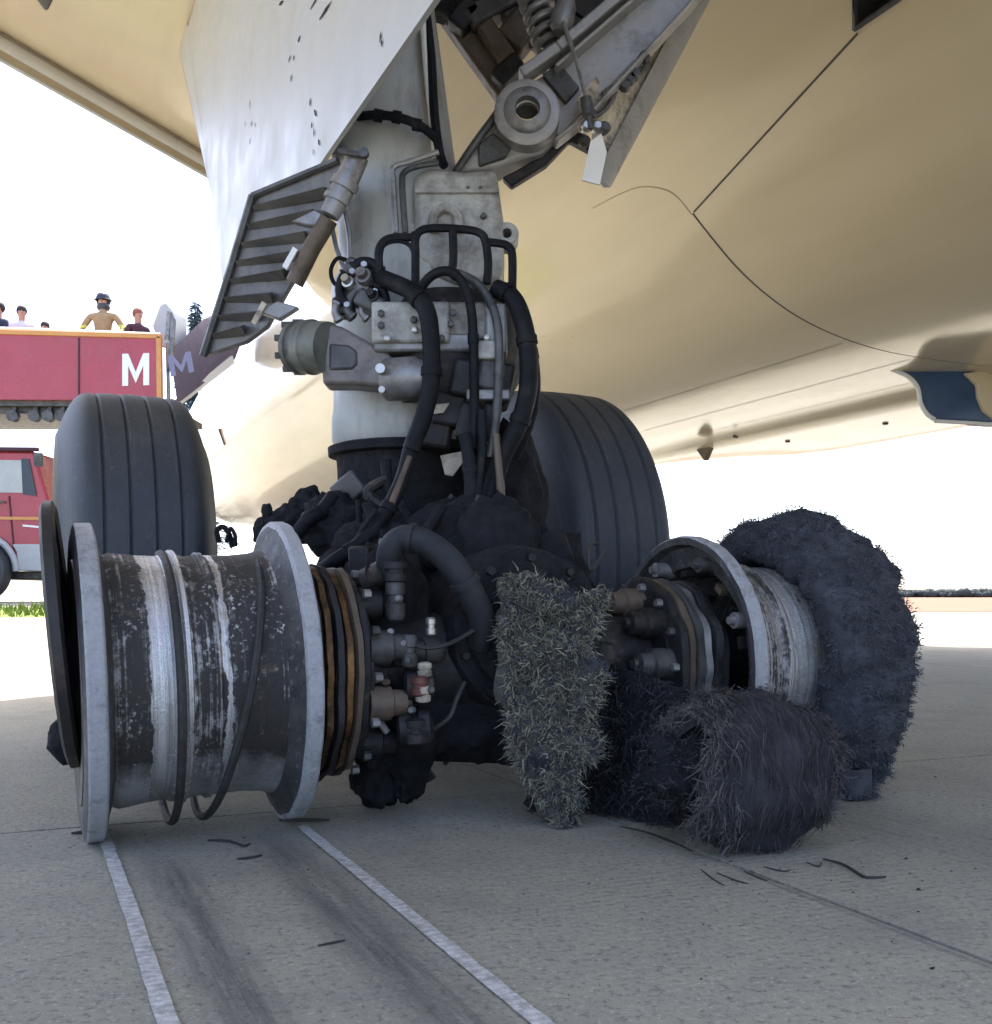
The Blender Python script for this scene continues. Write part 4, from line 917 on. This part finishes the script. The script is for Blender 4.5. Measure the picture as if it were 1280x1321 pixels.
def roll(u, v):
    # u across (left to right), v around: from the back top over the front to the ground
    c = Vector((lerp(.355, .635, u), lerp(2.13, 2.22, u), .0)); a = radians(lerp(150, -62, v)); r = .158*(1-.10*u)*(1-.30*abs(2*u-1)**2.6)*(1+.07*noise.noise(Vector((u*5, v*3, 2))))
    fw = Vector((.22, -.975, 0)); return c+fw*(r*cos(a)*.8)+UP*(.152+r*sin(a)*1.08-.02*u)+Vector((.03*sin(v*3), 0, 0))
root, o, g = sheet_piece('torn_tread', 'curled frayed black tread piece lying in front of the right rim', roll, 26, 44, .03, treadm, disp=.022, ref=(.495, 2.19, .16))
pts = [(g[i][j], (g[i][min(43, j+1)]-g[i][j-1 if j else 0]).normalized()+Vector((.05*random.uniform(-1,1), -.10, -.0))) for i in range(26) for j in range(43)]
f = strands(pts, 3200, .012, .035, .0018, .02, .08, 3, .10, 31).build('frayed_cords', frayed, root, smooth=False); f['kind'] = 'stuff'
f = strands(pts, 400, .02, .05, .0014, .02, .10, 3, .12, 34).build('pale_streaks', frayed_brown, root, smooth=False); f['kind'] = 'stuff'
pts2 = [(g[i][j], Vector((-.5 if i < 13 else .5, -.4, .1))) for i in [0, 1, 24, 25] for j in range(44)]
f = strands(pts2, 2200, .008, .034, .0022, .2, .8, 4, .9, 32).build('frayed_edge', frayed_brown, root, smooth=False); f['kind'] = 'stuff'
f = strands([p for p in pts if p[0].x < .46], 1500, .015, .045, .0024, .1, .4, 3, .5, 33).build('pale_cords', frayed_brown, root, smooth=False); f['kind'] = 'stuff'
co = lump(640, 770, 2.0, 1, charm, name='folded_ply'); co.parent = root; co.location = -world_off[root.name]
for v in co.data.vertices:
    q = (v.co-P(640, 770, 2.0)); n_ = noise.noise(q*4)*.03; v.co = Vector((.475, 2.235, .155))+A*(q.x*.165)+B*(q.y*.10)+UP*(q.z*.125)+q*n_
    if v.co.z < .006: v.co.z = .006
f = strands([(v.co.copy(), (v.co-Vector((.475,2.235,.155))).normalized()) for v in co.data.vertices], 5000, .006, .025, .0024, .25, .7, 3, .8, 36).build('ply_cords', frayed, root, smooth=False); f['kind'] = 'stuff'
# upright black slab of carcass behind it
def slab_(u, v):
    x = lerp(.09, .50, u); y = 2.52-.24*u+.05*sin(u*5)+.08*v*v; z = lerp(.005, .31-.05*(1-u)+.05*sin(u*4), v); return Vector((x, y, z))
root, o, g = sheet_piece('torn_carcass', 'black carcass wall slumped upright between two frayed pieces', slab_, 26, 22, .05, charm, disp=.02)
pts = [(g[i][j], Vector((0,-.6,-.2))) for i in range(26) for j in range(22)]
f = strands(pts, 3500, .015, .05, .003, .25, .6, 3, .6, 41).build('frayed_cords', frayed, root, smooth=False); f['kind'] = 'stuff'
# hanging strip of frayed cords
edge = [(0,652,772),(.1,648,765),(.25,650,770),(.4,648,776),(.55,655,765),(.7,668,752),(.85,690,742),(1,706,728)]
def strip(u, v):
    for k in range(len(edge)-1):
        if edge[k][0] <= v <= edge[k+1][0]:
            t = (v-edge[k][0])/(edge[k+1][0]-edge[k][0]); l = lerp(edge[k][1], edge[k+1][1], t); r = lerp(edge[k][2], edge[k+1][2], t); break
    p = P(lerp(l, r, u), lerp(742+22*u*u, 1058, v), 2.36+.06*u); p.y += .05*cos(u*3)-.035*v; return p
root, o, g = sheet_piece('torn_strip', 'olive grey strip of frayed tyre cords hanging down to the ground', strip, 18, 40, .035, frayed_green, disp=.035)
o.data.materials[0] = simple('olive_strip_core', (.075, .075, .062), .9, 0, .4, 20, bump=.5)
pts = [(g[i][j], Vector((-.6 if i < 3 else .6 if i > 14 else 0, -.7, .15))) for i in range(18) for j in range(40)]
cl_ = [p for p in pts if noise.noise(p[0]*16) > -.38]
f = strands(cl_, 8500, .006, .032, .003, .25, .8, 3, 1.0, 51).build('frayed_cords', frayed_green, root, smooth=False); f['kind'] = 'stuff'
f = strands(pts, 7000, .006, .026, .003, .25, .8, 3, 1.0, 52).build('dark_cords', frayed_mid, root, smooth=False); f['kind'] = 'stuff'
# hanging rag under the right carcass
def rag(u, v):
    return P(lerp(1062, 1150-22*v, u), lerp(930, 1036, v), 2.80-.12*v)+Vector((0,.02*cos(u*6),0))
root, o, g = sheet_piece('torn_rag', 'small black carcass rag on the ground under the shaggy tyre', rag, 14, 16, .07, ashm, disp=.03)
pts = [(g[i][j], Vector((0,-.5,-.3))) for i in range(14) for j in range(16)]
f = strands(pts, 6500, .008, .03, .003, .25, .9, 3, .7, 61).build('frayed_cords', frayed_blue, root, smooth=False); f['kind'] = 'stuff'
# loose beads, wires and scraps
def loop(name, label, c, r, tilt, rr, mat, n=72, sag=0, cat='wire loop', group=None, zmin=None):
    mb = MB(); ax2 = (A+Vector(tilt)).normalized(); _, u, w_ = basis(ax2); pts = []
    for k in range(n):
        a = 2*pi*k/n; p = Vector(c)+(u*cos(a)+w_*sin(a))*(r+.006*noise.noise(Vector((cos(a)*2, sin(a)*2, r*30))))
        if p.z < rr+.001: p.z = rr+.001
        pts.append(p)
    mb.tube(pts, rr, 8, closed=True); o = mb.build(name, mat); tag(o, label, cat, group); return o
cL = Vector((LWs.x, LWs.y, .318))
loop('bead_wire', 'dark bead wire loop round the middle ridge of the bare rim', cL-A*.045+Vector((0,0,-.012)), .284, (0,0,.03), .009, wire)
loop('bead_wire', 'slanting dark bead wire loop round the inner half of the bare rim', cL+A*.083+Vector((0,0,-.012)), .285, (0,0,-.20), .0085, wire)
mb = MB(); cD = cL-A*.251+Vector((0,0,.10)); mb.lathe([(-.006,.25),(-.012,.262),(-.006,.275),(.012,.275),(.018,.26),(.012,.248)], cD, A-B*.07+Vector((0,0,.10)), 96, closed=True, disp=jit(6,.012)); mb.lathe([(0,.262),(.006,.262)], cD, A-B*.07+Vector((0,0,.10)), 64)
d = mb.build('wheel_cover', discm); tag(d, 'thin scorched dark disc leaning against the outer side of the bare rim', 'disc')
mb = MB(); 
bm = bmesh.new(); bmesh.ops.create_icosphere(bm, subdivisions=3, radius=1)
mb.add([Vector((v.co.x*.04, v.co.y*.04, v.co.z*.05))*(1+.3*noise.noise(v.co*3))+P(86,944,2.42)+Vector((0,0,-.02)) for v in bm.verts], [[v.index for v in f.verts] for f in bm.faces]); bm.free()
o = mb.build('charred_chunk', charm, angle=80); tag(o, 'small charred chunk wedged behind the outer flange of the bare rim', 'debris')
def gpt(px, py, z=.006):
    Y = F*(EYE-z)/(py-HZ); return Vector(((px-640)/F*Y, Y, z))
def scrap(name, label, pxs, r, mat=wire, cat='debris', group=None):
    mb = MB(); c = crom([gpt(x, y, r) for x, y in pxs], 6); mb.tube(c, [r*(.4+.6*sin(pi*(.1+.8*i/(len(c)-1)))) for i in range(len(c))], 6); o = mb.build(name, mat); tag(o, label, cat, group); return o
scrap('loose_cord', 'long curled black cord on the concrete right of the curled tread', [(1062,1108),(1085,1114),(1100,1122),(1115,1131),(1130,1132),(1143,1131)], .003)
scrap('loose_cord', 'thin cord trailing over the concrete in front of the black carcass', [(800,1066),(835,1074),(868,1086),(893,1098)], .0022)
for k, q in enumerate(([(905,1122),(920,1134),(934,1142)], [(925,1126),(950,1136),(965,1140)], [(960,1124),(978,1132),(990,1136)], [(985,1118),(1010,1124),(1020,1122)], [(1040,1112),(1056,1118),(1060,1112)])):
    scrap('loose_cord', ('leftmost short cord end below the curled tread', 'second short cord end from the left below the curled tread', 'middle short cord end below the curled tread', 'fourth short cord end from the left below the curled tread', 'short cord end touching the long curled cord')[k], q, .0016, group='cord ends below the curled tread')
scrap('rubber_scrap', 'dark hooked scrap on the concrete below the bare rim', [(268,1084),(295,1085),(315,1091),(322,1088)], .003)
scrap('rubber_scrap', 'short dark scrap between the rubber streaks, just below the hooked one', [(306,1108),(325,1106),(338,1103)], .0028)
scrap('rubber_scrap', 'small dark scrap lying by itself between the white scrapes', [(410,1220),(430,1216),(445,1213)], .0018)
scrap('rubber_scrap', 'dark shard pressed under the outer flange of the bare rim', [(92,1075),(115,1073),(138,1072)], .004)
scrap('rubber_scrap', 'dark shard pressed under the inner flange of the bare rim', [(360,1058),(395,1058),(425,1058)], .004)
for k, (x, y) in enumerate(((20,1090),(610,1200),(520,1260),(700,1180),(1180,1200),(60,1250),(460,1072))):
    pass
R = random.Random(88); mb = MB()
for _ in range(420):
    c = R.choice((LW, RW, AXN, Vector((.5, 2.1, 0)))); x = c.x+R.gauss(0, .28); y = c.y+R.gauss(-.15, .3); q = R.uniform(.001, .0028)*(1 if R.random() > .06 else 1.7)
    if y < .9: continue
    vs = [Vector((x+R.uniform(-1, 1)*q*1.6, y+R.uniform(-1, 1)*q*1.6, .0005)) for _ in range(3)]+[Vector((x+R.uniform(-.5, .5)*q, y+R.uniform(-.5, .5)*q, q*.9))]
    mb.add(vs, [(0,1,2),(0,1,3),(1,2,3),(2,0,3)])
tag(mb.build('rubber_crumbs', charm, smooth=False), 'black rubber crumbs scattered on the concrete round the wheels', 'debris', kind='stuff')
# twisted wires behind the bare rim
for pts, r in (([(283,700,3.2),(280,685,3.2),(288,680,3.2),(296,690,3.2),(300,706,3.2)], .008), ([(292,700,3.18),(297,682,3.18),(303,690,3.18),(304,705,3.18)], .006), ([(345,690,3.0),(348,672,3.0),(356,680,3.0),(380,665,3.0),(395,655,3.0)], .007)):
    hose(pts, r, charm, 8)
# scrapes ground into the concrete by the rim flanges
def scrape(label, n0, bs, w0, w1):
    mb = MB(); L = []; Rr = []; R = random.Random(int(n0*100)); k = 160
    for i in range(k+1):
        b = lerp(bs, -3.2, i/k); ww = lerp(w0, w1, i/k)*(1+.08*noise.noise(Vector((b*40, n0, 0)))); c = n0+.003*noise.noise(Vector((b*1.2, 3, 0)))
        L.append(NB(c-ww/2-.002*R.random(), b, .004)); Rr.append(NB(c+ww/2+.002*R.random(), b, .004))
    mb.grid([L, Rr]); o = mb.build('scrape_mark', scrapem, smooth=False); tag(o, label, 'scrape mark'); return o
def n_of(px, py): q = gpt(px, py, 0); return q.dot(A), q.dot(B)
n1, b1 = n_of(129, 1078); n1b, _ = n_of(226, 1318); n2, b2 = n_of(386, 1068); n2b, _ = n_of(700, 1318)
print('scrapes', n1, n1b, n2, n2b, b1, b2)
scrape('white scrape line on the concrete trailing from the outer flange', (n1+n1b)/2, b1, .022, .028)
scrape('white scrape line on the concrete trailing from the inner flange', (n2+n2b)/2, b2, .022, .028)

# ------------------------------------------------------------------ rescue stair truck, people, spruce (left background)
TY = 16.9; tz = .42
tk = thing('rescue_truck', P(-60, 777, TY), 'red airport fire rescue stair truck with people on its raised platform', 'truck')
def tp(x, y, d=0): return P(x, y, TY)+Vector((0, d, 0))
mb = MB(); mb.prism([tp(-420,420), tp(205,437), tp(205,516), tp(-420,514)], Vector((0,.08,0))); mb.build('side_panel', redpaint, tk)
mb = MB(); mb.bar(tp(-420,417,.02), tp(208,434,.02), .1, .075); mb.build('top_trim', orangem, tk, bevel=.01)
mb = MB(); mb.bar(tp(205,434,.02), tp(206,520,.02), .1, .08, (1,0,0)); mb.build('corner_trim', orangem, tk, bevel=.01)
def letter_M(name, o, ux, uy, w_, h_, mat, parent, d):
    st = .22; poly = [(0,0),(st,0),(st,.66),(.5,.1),(1-st,.66),(1-st,0),(1,0),(1,1),(1-st*1.05,1),(.5,.38),(st*1.05,1),(0,1)]
    # split into convex strips so the face is clean
    mb = MB()
    for q in ([(0,0),(st,0),(st,1),(0,1)], [(1-st,0),(1,0),(1,1),(1-st,1)], [(st,1),(st,.62),(.5,.08),(.5,.42)], [(1-st,1),(.5,.42),(.5,.08),(1-st,.62)]):
        mb.prism([o+ux*(x*w_)+uy*(y*h_) for x, y in q], d)
    return mb.build(name, mat, parent, smooth=False)
letter_M('letter_m', tp(158,498,-.012), Vector((1,0,.03)), UP, .42, .5, whitep, tk, Vector((0,.011,0)))
mb = MB(); mb.box((tp(-110,518)+Vector((0,1.3,0))), (7.6,2.4,.1)); mb.build('platform_floor', darkm, tk)
mb = MB(); mb.prism([tp(-420,420,2.5), tp(120,437,2.5), tp(120,516,2.5), tp(-420,514,2.5)], Vector((0,.08,0))); mb.build('side_panel', redpaint, tk)
for x in (40, 58, 12, 75):
    mb = MB(); mb.lathe([(0,.09),(.12,.09)], tp(x, 535, .2), (0,-1,0), 12); mb.bar(tp(x, 512, .2), tp(x, 538, .2), .06, .06, (0,1,0)); mb.build('roller', darkm, tk)
mb = MB(); mb.bar(tp(-400,523,.3), tp(205,523,.3), .12, .16); mb.build('platform_rail', darkm, tk, bevel=.01)
# second panel on the stair side, going away to the right
pq = [tp(216,452,.1), tp(226,515,.1), P(300,462,19.5), P(312,430,19.5), P(290,398,19.5), P(262,412,18.3)]
mb = MB(); mb.prism(pq, Vector((.02,.1,0))); mb.build('stair_panel', redshade, tk)
e1 = (P(262,455,18.2)-tp(226,480,.1)).normalized()
letter_M('letter_m', P(222,487,17.0)+Vector((0,-.06,0)), Vector((.92,.28,.28)), Vector((-.18,0,1)), .36, .32, lilac, tk, Vector((0,.011,0)))
mb = MB(); mb.bar(P(222,522,17.1), P(298,464,19.3), .1, .14); mb.build('stair_stringer', whitep, tk)
mb = MB(); mb.tube([tp(213,437,.1), tp(216,400,.1), tp(221,412,.1), tp(218,470,.1)], .045, 8); mb.build('handrail', greym, tk)
mb = MB(); mb.prism([tp(180,408,.6), tp(190,380,.6), tp(198,375,.6), tp(208,390,.6), tp(207,438,.6), tp(192,436,.6)], Vector((.1,.5,0))); mb.build('canopy_panel', greyp, tk, bevel=.03)
# cab
mb = MB(); mb.prism([tp(-200,580), tp(44,582), tp(68,666), tp(70,735), tp(-200,735)], Vector((0,2.3,0))); mb.build('cab', redpaint, tk, bevel=.04)
mb = MB(); mb.prism([tp(-80,592,-.015), tp(30,594,-.015), tp(41,636,-.015), tp(-80,634,-.015)], Vector((0,.012,0))); mb.build('window', greyp, tk)
mb = MB(); mb.prism([tp(28,592,-.02), tp(38,592,-.02), tp(48,640,-.02), tp(30,638,-.02)], Vector((0,.012,0))); mb.build('window', glassm, tk)
mb = MB(); mb.bar(tp(-200,578,-.02), tp(50,580,-.02), .1, .06); mb.build('roof_rail', maroon, tk, bevel=.01)
mb = MB(); mb.bar(tp(-200,667,-.01), tp(60,669,-.01), .03, .045); mb.build('stripe', orangem, tk)
mb = MB(); mb.bar(tp(30,678,-.01), tp(52,680,-.01), .02, .03); mb.build('badge', whitep, tk)
mb = MB(); mb.prism([tp(16,702,-.03), tp(22,712,-.03), tp(24,736,-.03), tp(72,738,-.03), tp(72,702,-.03)], Vector((0,2.2,0))); mb.build('lower_skirt', greyp, tk, bevel=.02)
mb = MB(); mb.box(tp(40,742,1), (1.1,1.6,.13)); mb.build('chassis', darkm, tk, bevel=.02)
mb = MB(); mb.tube([tp(52,590,-.1), tp(62,592,-.3)], .02, 8); mb.box(tp(60,596,-.3), (.12,.06,.2)); mb.build('mirror', darkm, tk)
mb = MB(); mb.prism([tp(-80,588,-.006), tp(-78,588,-.006), tp(-78,730,-.006), tp(-80,730,-.006)], Vector((0,.004,0))); mb.tube([tp(12,640,-.01), tp(20,730,-.01)], .012, 6); mb.build('door_seam', maroon, tk)
mb = MB(); mb.bar(tp(-6,648,-.03), tp(8,648,-.03), .03, .03); mb.build('door_handle', darkm, tk, bevel=.005)
mb = MB(); mb.box(tp(66,712,-.05), (.10,.06,.14)); mb.build('headlight', whitep, tk, bevel=.02)
mb = MB(); mb.box(tp(68,690,-.05), (.07,.05,.08)); mb.build('turn_signal', orangem, tk, bevel=.01)
for x in (-300, -180, -60, 102):
    mb = MB(); mb.bar(tp(x,436,-.012), tp(x,510,-.012), .012, .02, (1,0,0)); mb.build('panel_joint', maroon, tk)
mb = MB(); mb.tube([tp(-420,409,.06), tp(60,424,.06), tp(205,430,.06)], .022, 8); mb.build('guard_rail', whitep, tk)
mb = MB(); mb.tube([tp(212,440,.15), tp(214,520,.15)], .03, 8); mb.build('corner_post', greym, tk)
wt = node('wheel', tk, P(-24, 737, TY)+Vector((0,.25,0)))
mb = MB(); mb.lathe([(-.16,.28),(-.17,.40),(-.14,.475),(.14,.475),(.17,.40),(.16,.28)], axis=(0,1,0), seg=40, closed=True); mb.build('tyre', tyrem, wt)
mb = MB(); mb.lathe([(-.12,.29),(-.08,.2),(-.14,.1),(.12,.1),(.12,.29)], axis=(0,1,0), seg=32); mb.build('rim', greyp, wt)
mb = MB(); mb.prism([tp(-80,690,-.035)]+[P(-24,737,TY)+Vector((cos(radians(180-a))*.62, -.035, sin(radians(180-a))*.62)) for a in range(0, 181, 15)]+[tp(26,737,-.035), tp(24,690,-.035)], Vector((0,.03,0))); 
mb = MB(); mb.tube([P(-24,737,TY)+Vector((cos(radians(a))*.56, -.04, sin(radians(a))*.56)) for a in range(0, 181, 12)], .05, 8); mb.build('wheel_arch', greyp, tk)
mb = MB(); mb.prism([P(-24,737,TY)+Vector((cos(radians(a))*.55, -.03, sin(radians(a))*.55)) for a in range(0, 181, 12)], Vector((0,.02,0))); mb.build('arch_shade', well_dark, tk)  # flat dark half disc stands in for shade in the wheel arch
wt.location = wt.location+Vector((0,-.38,0))
for x in (-120, 30, 60):
    pass
mb = MB(); mb.bar(P(-150,520,TY+1.2), P(-150,740,TY+1.2), .3, .3, (0,1,0)); mb.bar(P(-20,520,TY+1.4), P(-60,640,TY+1.4), .14, .14, (0,1,0)); mb.build('lift_mast', darkm, tk)

def person(px, feet_z, Yp, height, label, cloth, trouser, hair, facing=pi, arms='down', helmet=False, band=False, hat=None):
    """one continuous body from a skinned skeleton, coloured by region"""
    base = Vector(((px-640)/F*Yp, Yp, feet_z)); h = height; k = h/1.75
    J = {'pelvis':(0,0,.95),'waist':(0,0,1.1),'chest':(0,0,1.32),'neck':(0,0,1.48),'head0':(0,-.01,1.58),'head1':(0,-.012,1.68),'head2':(0,0,1.74)}
    rad = {'pelvis':(.15,.11),'waist':(.14,.10),'chest':(.17,.115),'neck':(.055,.055),'head0':(.068,.08),'head1':(.078,.095),'head2':(.05,.06)}
    E = [('pelvis','waist'),('waist','chest'),('chest','neck'),('neck','head0'),('head0','head1'),('head1','head2')]
    for s_, n_ in ((-1,'l'),(1,'r')):
        J['sh'+n_] = (s_*.19,0,1.41); rad['sh'+n_] = (.065,.065)
        if arms == 'out': J['el'+n_] = (s_*.33,-.02,1.2); J['wr'+n_] = (s_*.32,-.16,1.06); J['ha'+n_] = (s_*.30,-.24,1.04)
        else: J['el'+n_] = (s_*.25,.02,1.14); J['wr'+n_] = (s_*.23,-.14,.98); J['ha'+n_] = (s_*.21,-.22,.97)
        rad['el'+n_] = (.05,.05); rad['wr'+n_] = (.034,.034); rad['ha'+n_] = (.03,.04)
        J['hip'+n_] = (s_*.09,0,.88); J['kn'+n_] = (s_*.1,-.01,.48); J['an'+n_] = (s_*.1,.02,.08); J['to'+n_] = (s_*.11,-.15,.04)
        rad['hip'+n_] = (.09,.09); rad['kn'+n_] = (.062,.062); rad['an'+n_] = (.045,.045); rad['to'+n_] = (.04,.035)
        E += [('chest','sh'+n_),('sh'+n_,'el'+n_),('el'+n_,'wr'+n_),('wr'+n_,'ha'+n_),('pelvis','hip'+n_),('hip'+n_,'kn'+n_),('kn'+n_,'an'+n_),('an'+n_,'to'+n_)]
    names = list(J); me = bpy.data.meshes.new('person_cage'); me.from_pydata([Vector(J[n])*k for n in names], [(names.index(a), names.index(b)) for a, b in E], [])
    tmp = bpy.data.objects.new('person_cage', me); COL.objects.link(tmp)
    md = tmp.modifiers.new('skin', 'SKIN'); md.use_smooth_shade = True
    for i, n in enumerate(names):
        sv = me.skin_vertices[0].data[i]; sv.radius = (rad[n][0]*k, rad[n][1]*k); sv.use_root = (n == 'pelvis')
    ms = tmp.modifiers.new('s', 'SUBSURF'); ms.levels = 2; ms.render_levels = 2
    dg = bpy.context.evaluated_depsgraph_get(); dg.update(); ev = tmp.evaluated_get(dg); nm = bpy.data.meshes.new_from_object(ev)
    bpy.data.objects.remove(tmp); 
    root = thing('person', base, label, 'person', local=True, rz=facing)
    b = bpy.data.objects.new('body', nm); COL.objects.link(b); b.parent = root
    nm.materials.clear()
    for m in (cloth, trouser, skinm, hiviz if band else cloth): nm.materials.append(m)
    for p in nm.polygons:
        c = p.center/k; p.use_smooth = True
        if c.z > 1.47: i = 2
        elif abs(c.x) > .18 and c.y < -.17: i = 2
        elif c.z < .92 and abs(c.x) < .2: i = 1
        elif band and (1.12 < c.z < 1.17 or (abs(c.x) > .24 and 1.2 < c.z < 1.25)): i = 3
        else: i = 0
        p.material_index = i
    # hair or helmet, nose, ears
    mb = MB(); bm = bmesh.new(); bmesh.ops.create_uvsphere(bm, u_segments=20, v_segments=14, radius=1)
    top = [v for v in bm.verts]; cz = 1.665*k
    vs = [Vector((v.co.x*(.092 if not helmet else .115)*k, v.co.y*(.108 if not helmet else .145)*k+.01*k, cz+max(-.02 if v.co.y < 0 else -.09, v.co.z*(.105 if not helmet else .13))*k)) for v in bm.verts]
    mb.add(vs, [[v.index for v in f.verts] for f in bm.faces]); bm.free()
    if helmet: mb.lathe([(0,.125*k),(.012,.14*k),(.02,.125*k)], (0,0,cz-.02*k), (0,0,1), 24)
    mb.build('helmet' if helmet else 'hair', helm if helmet else hair, root)
    mb = MB(); mb.tube([(0,-.088*k,1.655*k),(0,-.112*k,1.615*k),(0,-.09*k,1.60*k)], [.008*k,.014*k,.01*k], 8); mb.build('nose', skinm, root)
    if helmet:
        mb = MB(); mb.lathe([(0,.085*k),(.03,.105*k),(.09,.10*k),(.1,.08*k)], (0,.015*k,1.5*k), (0,0,1), 20); mb.build('neck_guard', helm, root)
    return root
fz = P(0, 518, TY).z+.05
person(133, fz, TY+.5, 1.76, 'firefighter in tan turnout coat and dark helmet on the red platform', tancloth, navy, hairm, facing=0, arms='out', helmet=True, band=True)
person(28, fz, TY+.6, 1.60, 'dark haired person in white shirt on the red platform', shirtw, navy, hairm, facing=.4)
person(-2, fz, TY+.6, 1.66, 'person in navy top at the left edge of the photo', navy, navy, hairm, facing=-.5)
person(178, fz, TY+.6, 1.56, 'person with reddish hair and dark maroon top by the platform corner', maroon, navy, hairr, facing=.9)
person(58, fz, TY+.9, 1.42, 'stooping person in dark blue jacket beside the white shirt', navy, navy, hairm, facing=.2)

# spruce behind the truck
sx = P(252, 388, 42); spz = hgt(sx.x, 42)
sp_ = thing('spruce_tree', (sx.x, sx.y, spz), 'haze-blue spruce tree rising behind the stair truck', 'tree')
mb = MB(); H = sx.z-spz; mb.tube([(sx.x, 42, spz), (sx.x+.05, 42, spz+H*.5), (sx.x, 42, spz+H*.97)], [.22,.13,.02], 10); mb.build('trunk', barkm, sp_)
R = random.Random(4); mb = MB(); vs = []; fs = []
for _ in range(9000):
    t = R.random()**.7; z = spz+H*(1-t*.92); lay = .75+.35*sin(t*48); r = 2.6*t*lay*R.uniform(.35, 1)+.06; a = R.uniform(0, 2*pi); c = Vector((sx.x+r*cos(a), 42+r*sin(a), z-.22*r))
    d = Vector((cos(a), sin(a), -.35)).normalized(); sd_ = d.cross(UP).normalized(); s_ = R.uniform(.08, .2); o_ = len(vs)
    vs += [c-sd_*s_*.5, c+sd_*s_*.5, c+d*s_*1.6+UP*R.uniform(-.05, .05)]; fs.append((o_, o_+1, o_+2))
mb.add(vs, fs); mb.build('crown', sprucem, sp_, smooth=False)
